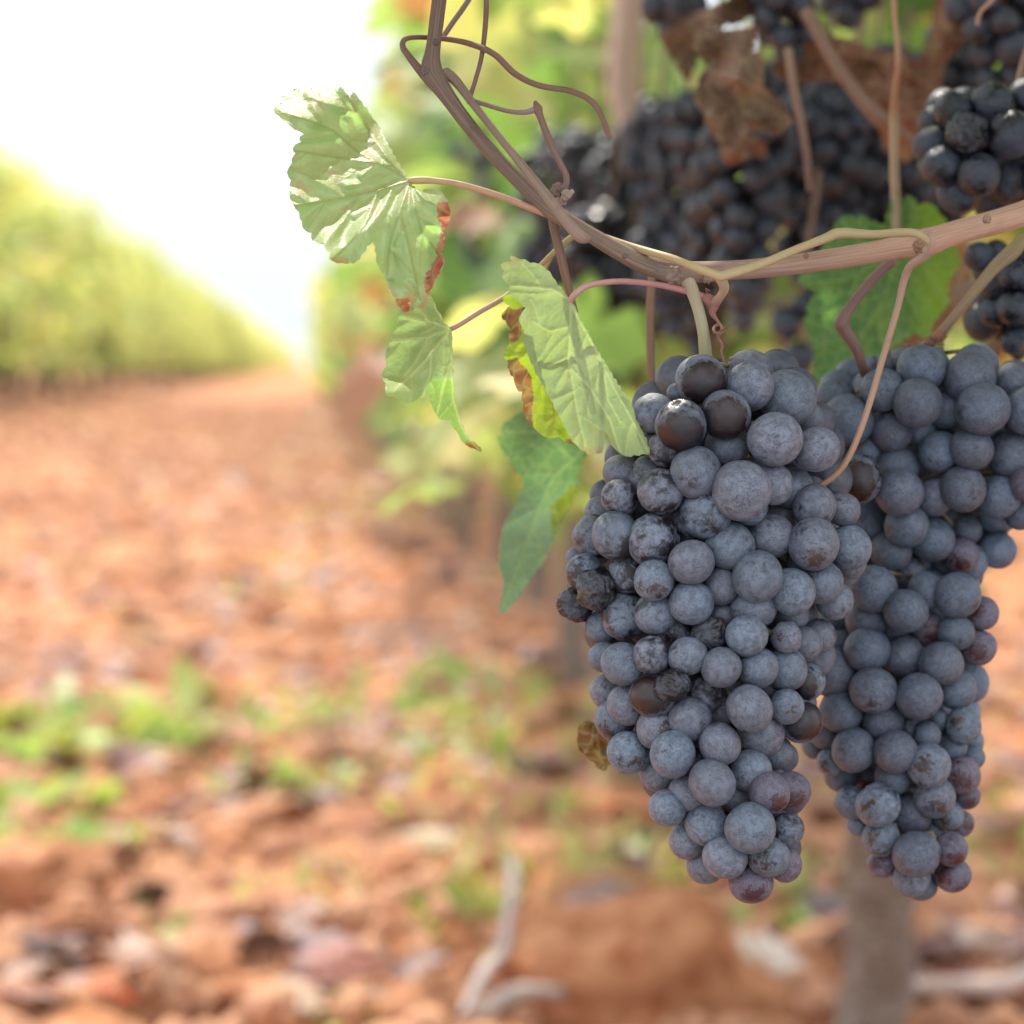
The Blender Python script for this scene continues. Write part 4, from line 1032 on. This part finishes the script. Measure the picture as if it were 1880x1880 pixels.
# the row that runs off beside the bunches
spots = [1.97, 3.2, 4.3, 5.4, 6.5, 7.6, 8.7, 9.8, 10.9, 12.0] + [13.1 + 1.1 * i for i in range(26)]
names = ['grapevine whose thick grey trunk stands below the two bunches, nearest in the row', 'grapevine with a thin brown trunk behind the lower part of the centre bunch', 'grapevine whose blurred trunk stands left of the centre bunch']
for i, y in enumerate(spots):
    lb = names[i] if i < 3 else 'yellow-green grapevine farther back in the row behind the bunches'
    v = vine(.486 if i == 0 else .50 + random.uniform(-.04, .04), y, lb, None if i < 3 else 'vines of the near row', grapes=y > 2.5)
# the row across the aisle
for i in range(62):
    y = 13.6 + i * 1.12
    vine(-2.9 + random.uniform(-.06, .06), y, 'yellow-green grapevine in the row across the red aisle', 'vines of the row across the aisle', True, 1.0 + .20 * nz((y * .34, 3, 1)))
for i in range(34):
    vine(-5.35 + random.uniform(-.06, .06), 17 + i * 1.15, 'grapevine in the second row beyond the red aisle, mostly hidden', 'vines of the second row', True)
for i in range(18):
    vine(2.95 + random.uniform(-.05, .05), 5.5 + i * 1.15, 'blurred grapevine in the next row behind the bunches', 'vines of the next row', False)
# rows run on to the skyline
V = []; F = []; C = []; rng = random.Random(5)
for (xc, y0, y1, n) in ((-2.9, 74, 420, 9000), (.5, 42, 420, 5000), (-5.3, 60, 330, 1200)):
    for i in range(n):
        t = rng.random(); y = y0 + (y1 - y0) * t ** 1.5
        z = rng.uniform(.3, 2.25) * (1 if rng.random() < .8 else 1.1)
        rot = Euler((rng.uniform(-1.2, .6), rng.uniform(-.6, .6), rng.uniform(0, 6.28))).to_matrix()
        add_leaf(V, F, C, Vector((xc + rng.uniform(-.4, .4), y, z + (.25 if xc < -1 else 0))), .40, rot, pick(rng, WS_L), rng)
o = link_mesh('distant_foliage', new_mesh('distant_foliage', V, F, M['foliage'], C, smooth=False))
tag(o, 'far yellow-green ends of the vine rows running to the skyline', 'foliage', kind='stuff')

# the near vine whose canes carry the bunches: its unseen crown is shaped to shade them
def ray_dist(p, a):
    d = (p - a); t = d.dot(S)
    return 9 if t < 0.05 else (d - S * t).length
sunny = [P(620, 300, .7), P(700, 420, .7), P(640, 400, .7), P(760, 540, .7), P(800, 640, .7), P(1000, 640, .69), P(860, 200, .7)]
def keep_near(p):
    if any(ray_dist(p, a) < .055 for a in sunny): return False  # crown gaps shaped so sun reaches the pale leaf and cane
    q = CM.inverted() @ p
    if q.z < 0:
        u = 940 + q.x / -q.z * FPX; v = 940 - q.y / -q.z * FPX
        if v > -260 and -400 < u < 2400 and -q.z < 1.9: return False
    return p.z > .8
Vn, Fn, Cn = crown_mesh(77, 1250, ((-.28, 1.0), (.45, 1.85), (.80, 1.95)), .105, (3, 4, 3, 2, 1.5, .6, .6), keep_near)
root = empty('grapevine', (.5, 1.05, ground_z(.5, 1.05))); tag(root, 'grapevine just right of the frame with an unseen crown shaped to shade the bunches', 'grapevine')
link_mesh('trunk', TRUNKS[1], root)
link_mesh('crown', new_mesh('crown', [v - root.location for v in Vn], Fn, M['foliage'], Cn, smooth=False), root)
# lit leaves seen between the bunches, a metre or two behind them
def gap_leaf(u, v, d, size, c, seed, name='vine_leaf'):
    rng = random.Random(seed); V = []; F = []; C = []
    rot = Euler((R(90) + rng.uniform(-.7, .7), rng.uniform(-.8, .8), rng.uniform(-.8, .8))).to_matrix()
    add_leaf(V, F, C, Vector(), size, rot, c, rng)
    return link_mesh(name, new_mesh('blade', V, F, M['foliage'], C, smooth=False), None, P(u, v, d))

# ------------------------------------------------------------------ ground
ys = [0.3]
while ys[-1] < 900:
    y = ys[-1]; ys.append(y + (0.022 if y < 5 else 0.022 * (y / 5) ** 1.55))
xs = [0.0]
while xs[-1] < 500:
    x = xs[-1]; xs.append(x + (0.025 if x < 1.6 else 0.025 * (x / 1.6) ** 2.2))
xs = [-x for x in reversed(xs[1:])] + xs
V = []; F = []
for y in ys:
    for x in xs: V.append((x, y, ground_z(x, y) if y < 120 and abs(x) < 40 else 0.0))
nx = len(xs)
for j in range(len(ys) - 1):
    for i in range(nx - 1):
        a = j * nx + i; F.append((a, a + 1, a + nx + 1, a + nx))
g = link_mesh('ground', new_mesh('ground', V, F, M['soil'])); tag(g, kind='structure', label='reddish orange vineyard soil')

def clod_mesh(seed, mat, sub=4, flat=.7):
    bm = bmesh.new(); bmesh.ops.create_icosphere(bm, subdivisions=sub, radius=1); o = Vector((seed * 3.3, seed, 2))
    for v in bm.verts:
        p = v.co.copy(); k = 1 + .38 * noise.noise(p * 1.2 + o) + .16 * noise.noise(p * 3.1 + o) + .06 * noise.noise(p * 8 + o)
        v.co = Vector((p.x * k, p.y * k, p.z * k * flat))
    me = bpy.data.meshes.new('clod'); bm.to_mesh(me); bm.free(); me.materials.append(mat)
    me.polygons.foreach_set('use_smooth', [True] * len(me.polygons)); return me
CL = [clod_mesh(i, M['clod']) for i in range(5)]
ST = [clod_mesh(20 + i, M['stone'], 4, .55) for i in range(3)]
def put(u, v, size, label, me, name, cat, group=None, asp=(1, 1, 1)):
    p = GP(u, v); p.z = ground_z(p.x, p.y) + size * .25
    o = link_mesh(name, me, None, p); o.scale = tuple(size * a for a in asp); o.rotation_euler = (0, 0, random.uniform(0, 6))
    return tag(o, label, cat, group)
put(1165, 1862, .105, 'largest orange soil clod, below the centre bunch at the bottom edge', CL[0], 'soil_clod', 'soil clod', asp=(1.25, 1, 1.15))
put(60, 1675, .070, 'sunlit rounded pale orange clod near the left frame edge', CL[1], 'soil_clod', 'soil clod')
put(15, 1800, .065, 'pale orange clod in front of the sunlit rounded one, cut by the left edge', CL[2], 'soil_clod', 'soil clod')
put(835, 1485, .060, 'wide orange clod with a dark hollow under it, left of the centre bunch tip', CL[3], 'soil_clod', 'soil clod', asp=(1.3, .8, .9))
put(795, 1868, .045, 'round orange clod at the bottom edge left of the grey stick', CL[4], 'soil_clod', 'soil clod')
put(1820, 1770, .055, 'orange clod right of the grey trunk', CL[1], 'soil_clod', 'soil clod')
put(740, 1655, .050, 'brown orange clod left of the green sprig', CL[2], 'soil_clod', 'soil clod')
put(790, 1563, .040, 'flat pale stone left of the grey stick', ST[0], 'stone', 'stone', asp=(1.5, .8, .6))
put(195, 1525, .022, 'small pale stone at the left among green weeds', ST[1], 'stone', 'stone', asp=(1.3, .8, .8))
put(475, 1650, .020, 'small pale stone in the middle of the lower left ground', ST[2], 'stone', 'stone')
put(305, 1790, .022, 'pale pebble near the bottom left', ST[0], 'stone', 'stone')
put(600, 1828, .020, 'pinkish pale pebble at the bottom, left of the round clod', ST[1], 'stone', 'stone')
rng = random.Random(9)
for i in range(285):
    u = rng.uniform(-60, 1940); v = 1880 - (1880 - 860) * rng.random() ** 1.0
    p = GP(u, v); s = rng.uniform(.012, .036) * (1 + p.y * .07)
    p.z = ground_z(p.x, p.y) + s * .2
    o = link_mesh('soil_clod', rng.choice(CL), None, p); o.scale = (s * rng.uniform(.8, 1.4), s, s * rng.uniform(.7, 1.1)); o.rotation_euler = (rng.uniform(-.3, .3), 0, rng.uniform(0, 6))
    tag(o, 'orange soil clod lying loose on the vineyard ground', 'soil clod', 'loose soil clods')
# crumbs of soil too many to count
bm = bmesh.new(); bmesh.ops.create_icosphere(bm, subdivisions=2, radius=1); sv = [v.co * (1 + .35 * noise.noise(v.co * 1.5)) for v in bm.verts]; sf = [tuple(v.index for v in f.verts) for f in bm.faces]; bm.free()
V = []; F = []
for i in range(6500):
    y = 1.9 + 34 * rng.random() ** 1.9; x = rng.uniform(-.6 - y * .13, .6 + y * .2)
    s = rng.uniform(.004, .019) * (1 + y * .11); rot = Euler((rng.uniform(0, 6), rng.uniform(0, 6), 0)).to_matrix()
    p = Vector((x, y, ground_z(x, y) + s * .3)); b = len(V)
    V += [p + rot @ (q * s) for q in sv]; F += [tuple(b + k for k in f) for f in sf]
o = link_mesh('soil_crumbs', new_mesh('soil_crumbs', V, F, M['clod'])); tag(o, 'loose crumbs of red soil', 'soil', kind='stuff')

# fallen leaves
LIT = [(0.22, 0.09, 0.055), (0.28, 0.15, 0.10), (0.40, 0.27, 0.19), (0.22, 0.07, 0.045), (0.11, 0.055, 0.05), (0.09, 0.05, 0.05), (0.17, 0.075, 0.065), (0.20, 0.13, 0.13), (0.24, 0.11, 0.06), (0.13, 0.06, 0.045)]  # dead-leaf browns; the darkest also paint in dappled shade on near ground
def fallen(p, size, c, label, group=None, seed=0, tilt=.5):
    r = random.Random(seed); V = []; F = []; C = []
    rot = Euler((r.uniform(-tilt, tilt), r.uniform(-tilt, tilt), r.uniform(0, 6.28))).to_matrix()
    add_leaf(V, F, C, Vector(), size, rot, c, r)
    V = [v + Vector((0, 0, .25 * size * abs(nz(v * 14 + Vector((seed, 0, 0)))))) for v in V]
    mz = min(v.z for v in V); V = [v - Vector((0, 0, mz)) for v in V]
    o = link_mesh('fallen_leaf', new_mesh('fallen_leaf', V, F, M['litter'], C, smooth=False), None, (p.x, p.y, ground_z(p.x, p.y) + .002))
    return tag(o, label, 'leaf', group)
fallen(GP(1425, 1850), .085, (0.52, 0.42, 0.34), 'pale curled dead leaf on the ground between the big clod and the grey trunk', seed=1, tilt=.9)
fallen(GP(1370, 1840), .07, (0.62, 0.52, 0.42), 'pale dead leaf just right of the largest clod', seed=2, tilt=.8)
fallen(GP(1295, 1730), .055, (0.45, 0.05, 0.03), 'bright red fallen leaf above the largest clod', seed=3)
fallen(GP(1320, 1650), .06, (0.30, 0.05, 0.05), 'dull red fallen leaf behind the tip of the centre bunch', seed=4)
fallen(GP(560, 1805), .07, (0.24, 0.16, 0.15), 'greyish mauve fallen leaf at the bottom left of centre', seed=5, tilt=.6)
fallen(GP(260, 1670), .07, (0.06, 0.04, 0.045), 'blackish curled fallen leaf in the lower left', seed=6, tilt=.7)
fallen(GP(190, 1860), .05, (0.42, 0.07, 0.02), 'small orange red leaf at the bottom left corner', seed=7)
for i in range(288):
    u = rng.uniform(-60, 1940); v = 1880 - 640 * rng.random() ** 1.25
    if any(abs(u - a) < 130 and -60 < v - b < 120 for a, b in ((1425, 1862), (1370, 1840), (1165, 1830), (1295, 1730), (935, 1640), (920, 1760), (860, 1840), (60, 1665), (790, 1563))): continue
    fallen(GP(u, v), rng.uniform(.035, .085), rng.choice(LIT), 'brown fallen vine leaf on the red ground', 'fallen vine leaves', 20 + i)
V = []; F = []; C = []
for i in range(2600):
    y = 3.2 + 38 * rng.random() ** 1.7; x = rng.gauss(.3, .7) if rng.random() < .6 else rng.uniform(-2.4 - y * .05, 1.8)
    rot = Euler((rng.uniform(-.4, .4), rng.uniform(-.4, .4), rng.uniform(0, 6.28))).to_matrix()
    add_leaf(V, F, C, Vector((x, y, ground_z(x, y) + .012)), rng.uniform(.04, .08) * (1 + y * .03), rot, rng.choice(LIT), rng)
o = link_mesh('leaf_litter', new_mesh('leaf_litter', V, F, M['litter'], C, smooth=False)); tag(o, 'scattered brown leaf litter along the aisle', 'leaf litter', kind='stuff')

# sticks
def stick(pts, label, c=(0.36, 0.30, 0.27)):
    rows = []
    for (u, v, z, r) in pts:
        p = GP(u, v, z); rows.append((p.x, p.y, p.z + ground_z(p.x, p.y), r, *c))
    o = tube_obj('stick', catmull(rows, 5), M['bark'], None, 10, .12); tag(o, label, 'stick')
stick([(938, 1560, .10, .005), (942, 1640, .09, .006), (925, 1730, .07, .006), (890, 1810, .05, .006), (850, 1870, .035, .005)], 'long grey stick curving over the ground left of the largest clod', (.42, .36, .34))
stick([(880, 1870, .04, .007), (950, 1840, .045, .007), (1030, 1822, .045, .006)], 'pale stick end lying at the bottom edge beside the largest clod', (.46, .38, .33))
stick([(1680, 1800, .04, .008), (1760, 1812, .045, .009), (1850, 1800, .045, .009), (1930, 1790, .04, .008)], 'pale curved stick lying right of the grey trunk', (.55, .42, .36))
stick([(1700, 1590, .01, .006), (1780, 1640, .01, .006), (1850, 1690, .01, .005)], 'thin pale twig on the ground behind the right bunch tip', (.5, .4, .32))

# weeds
def weed(u, v, n, spread, h, label=None, c=(0.24, 0.42, 0.05), seed=0):
    n = int(n * (1.1 if u > 150 or v < 1300 else 1.7)); h *= 1.05; spread *= 1.2; r = random.Random(seed + 900); p0 = GP(u, v); V = []; F = []; C = []
    for i in range(n):
        a = r.uniform(0, 6.28); q = spread * math.sqrt(r.random()); x, y = math.cos(a) * q, math.sin(a) * q
        z0 = ground_z(p0.x + x, p0.y + y) - ground_z(p0.x, p0.y)
        rot = Euler((r.uniform(.2, 1.3), 0, r.uniform(0, 6.28))).to_matrix(); cc = tuple(k * r.uniform(.75, 1.25) for k in c)
        b = len(V); ww = h * r.uniform(.16, .30); L = h * r.uniform(.6, 1.2)
        for (lx, ly) in ((0, 0), (ww, .45), (ww * .8, .8), (0, 1), (-ww * .8, .8), (-ww, .45)):
            V.append(Vector((x, y, z0)) + rot @ Vector((lx, ly * L, -.3 * L * ly * ly))); C.append(cc)
        F.append((b, b + 1, b + 2, b + 3, b + 4, b + 5))
    o = link_mesh('weed', new_mesh('weed', V, F, M['weed'], C, smooth=False), None, (p0.x, p0.y, ground_z(p0.x, p0.y)))
    return tag(o, label, 'weed', None, 'stuff' if n > 45 else None)
WD = [(835, 1690, 26, .045, .045, 'bright green sprig left of the grey stick'), (930, 1800, 8, .015, .03, 'tiny bright green seedling right of the grey stick foot'),
(1490, 1670, 22, .04, .04, 'bright green weed behind the tip of the centre bunch, left of the grey trunk'), (1345, 1705, 12, .025, .03, 'small green weed above the red fallen leaf'),
(1500, 1850, 16, .03, .04, 'green weed at the foot of the grey trunk'), (1520, 1740, 22, .05, .04, 'yellowish green weed against the grey trunk'), (300, 1730, 14, .03, .03, 'green sprig beside the blackish curled leaf'),
(640, 1870, 12, .025, .03, 'green sprig on the bottom frame edge'), (1100, 1590, 20, .05, .045, 'green weed under the lower left of the centre bunch'), (1740, 1650, 16, .03, .04, 'green weed below the tip of the right bunch'),
(475, 1450, 18, .05, .05, 'small green weed in the middle of the aisle'), (605, 1455, 14, .04, .05, 'green seedling just right of the small weed in mid aisle'),
(50, 1385, 120, .22, .09, 'big fresh green weed patch at the left frame edge'), (215, 1350, 60, .18, .08, 'green weed patch right of the big one at the left'), (25, 1500, 50, .10, .07, 'green weed clump below the big patch at the left frame edge'),
(130, 1560, 30, .08, .05, 'thin green weeds under the left patches'), (880, 1320, 70, .25, .07, 'green weed patch under the vines left of the centre bunch'), (1000, 1400, 50, .2, .06, 'green weeds left of the brown leaf behind the centre bunch'), (720, 1330, 50, .22, .06, 'sparse green weeds in mid aisle'),
(780, 1420, 30, .12, .05, 'green weeds behind the wide orange clod')]
for i, (u, v, n, sp, h, lb) in enumerate(WD): weed(u, v, n, sp, h, lb, (0.30, 0.37, 0.10), i)
V = []; F = []; C = []
for i in range(9000):
    y = 2.6 + 34 * rng.random() ** 1.5; x = rng.gauss(.45, .35) if rng.random() < .45 else (rng.gauss(-2.8, .4) if rng.random() < .25 else rng.uniform(-2.4, 3.0))
    if noise.noise(Vector((x * .9, y * .7, 3))) < .02: continue
    b = len(V); h = rng.uniform(.03, .075); rot = Euler((rng.uniform(.3, 1.2), 0, rng.uniform(0, 6.28))).to_matrix(); z0 = ground_z(x, y)
    cc = mixc((0.26, 0.34, 0.09), (0.50, 0.40, 0.18), rng.random() ** .6)
    for (lx, ly) in ((-.12, 0), (.12, 0), (.15, .6), (0, 1), (-.15, .6)): V.append(Vector((x, y, z0)) + rot @ Vector((lx * h, ly * h, 0))); C.append(cc)
    F.append((b, b + 1, b + 2, b + 3, b + 4))
o = link_mesh('weeds', new_mesh('weeds', V, F, M['weed'], C, smooth=False)); tag(o, 'thin green weeds scattered over the red soil', 'weeds', kind='stuff')
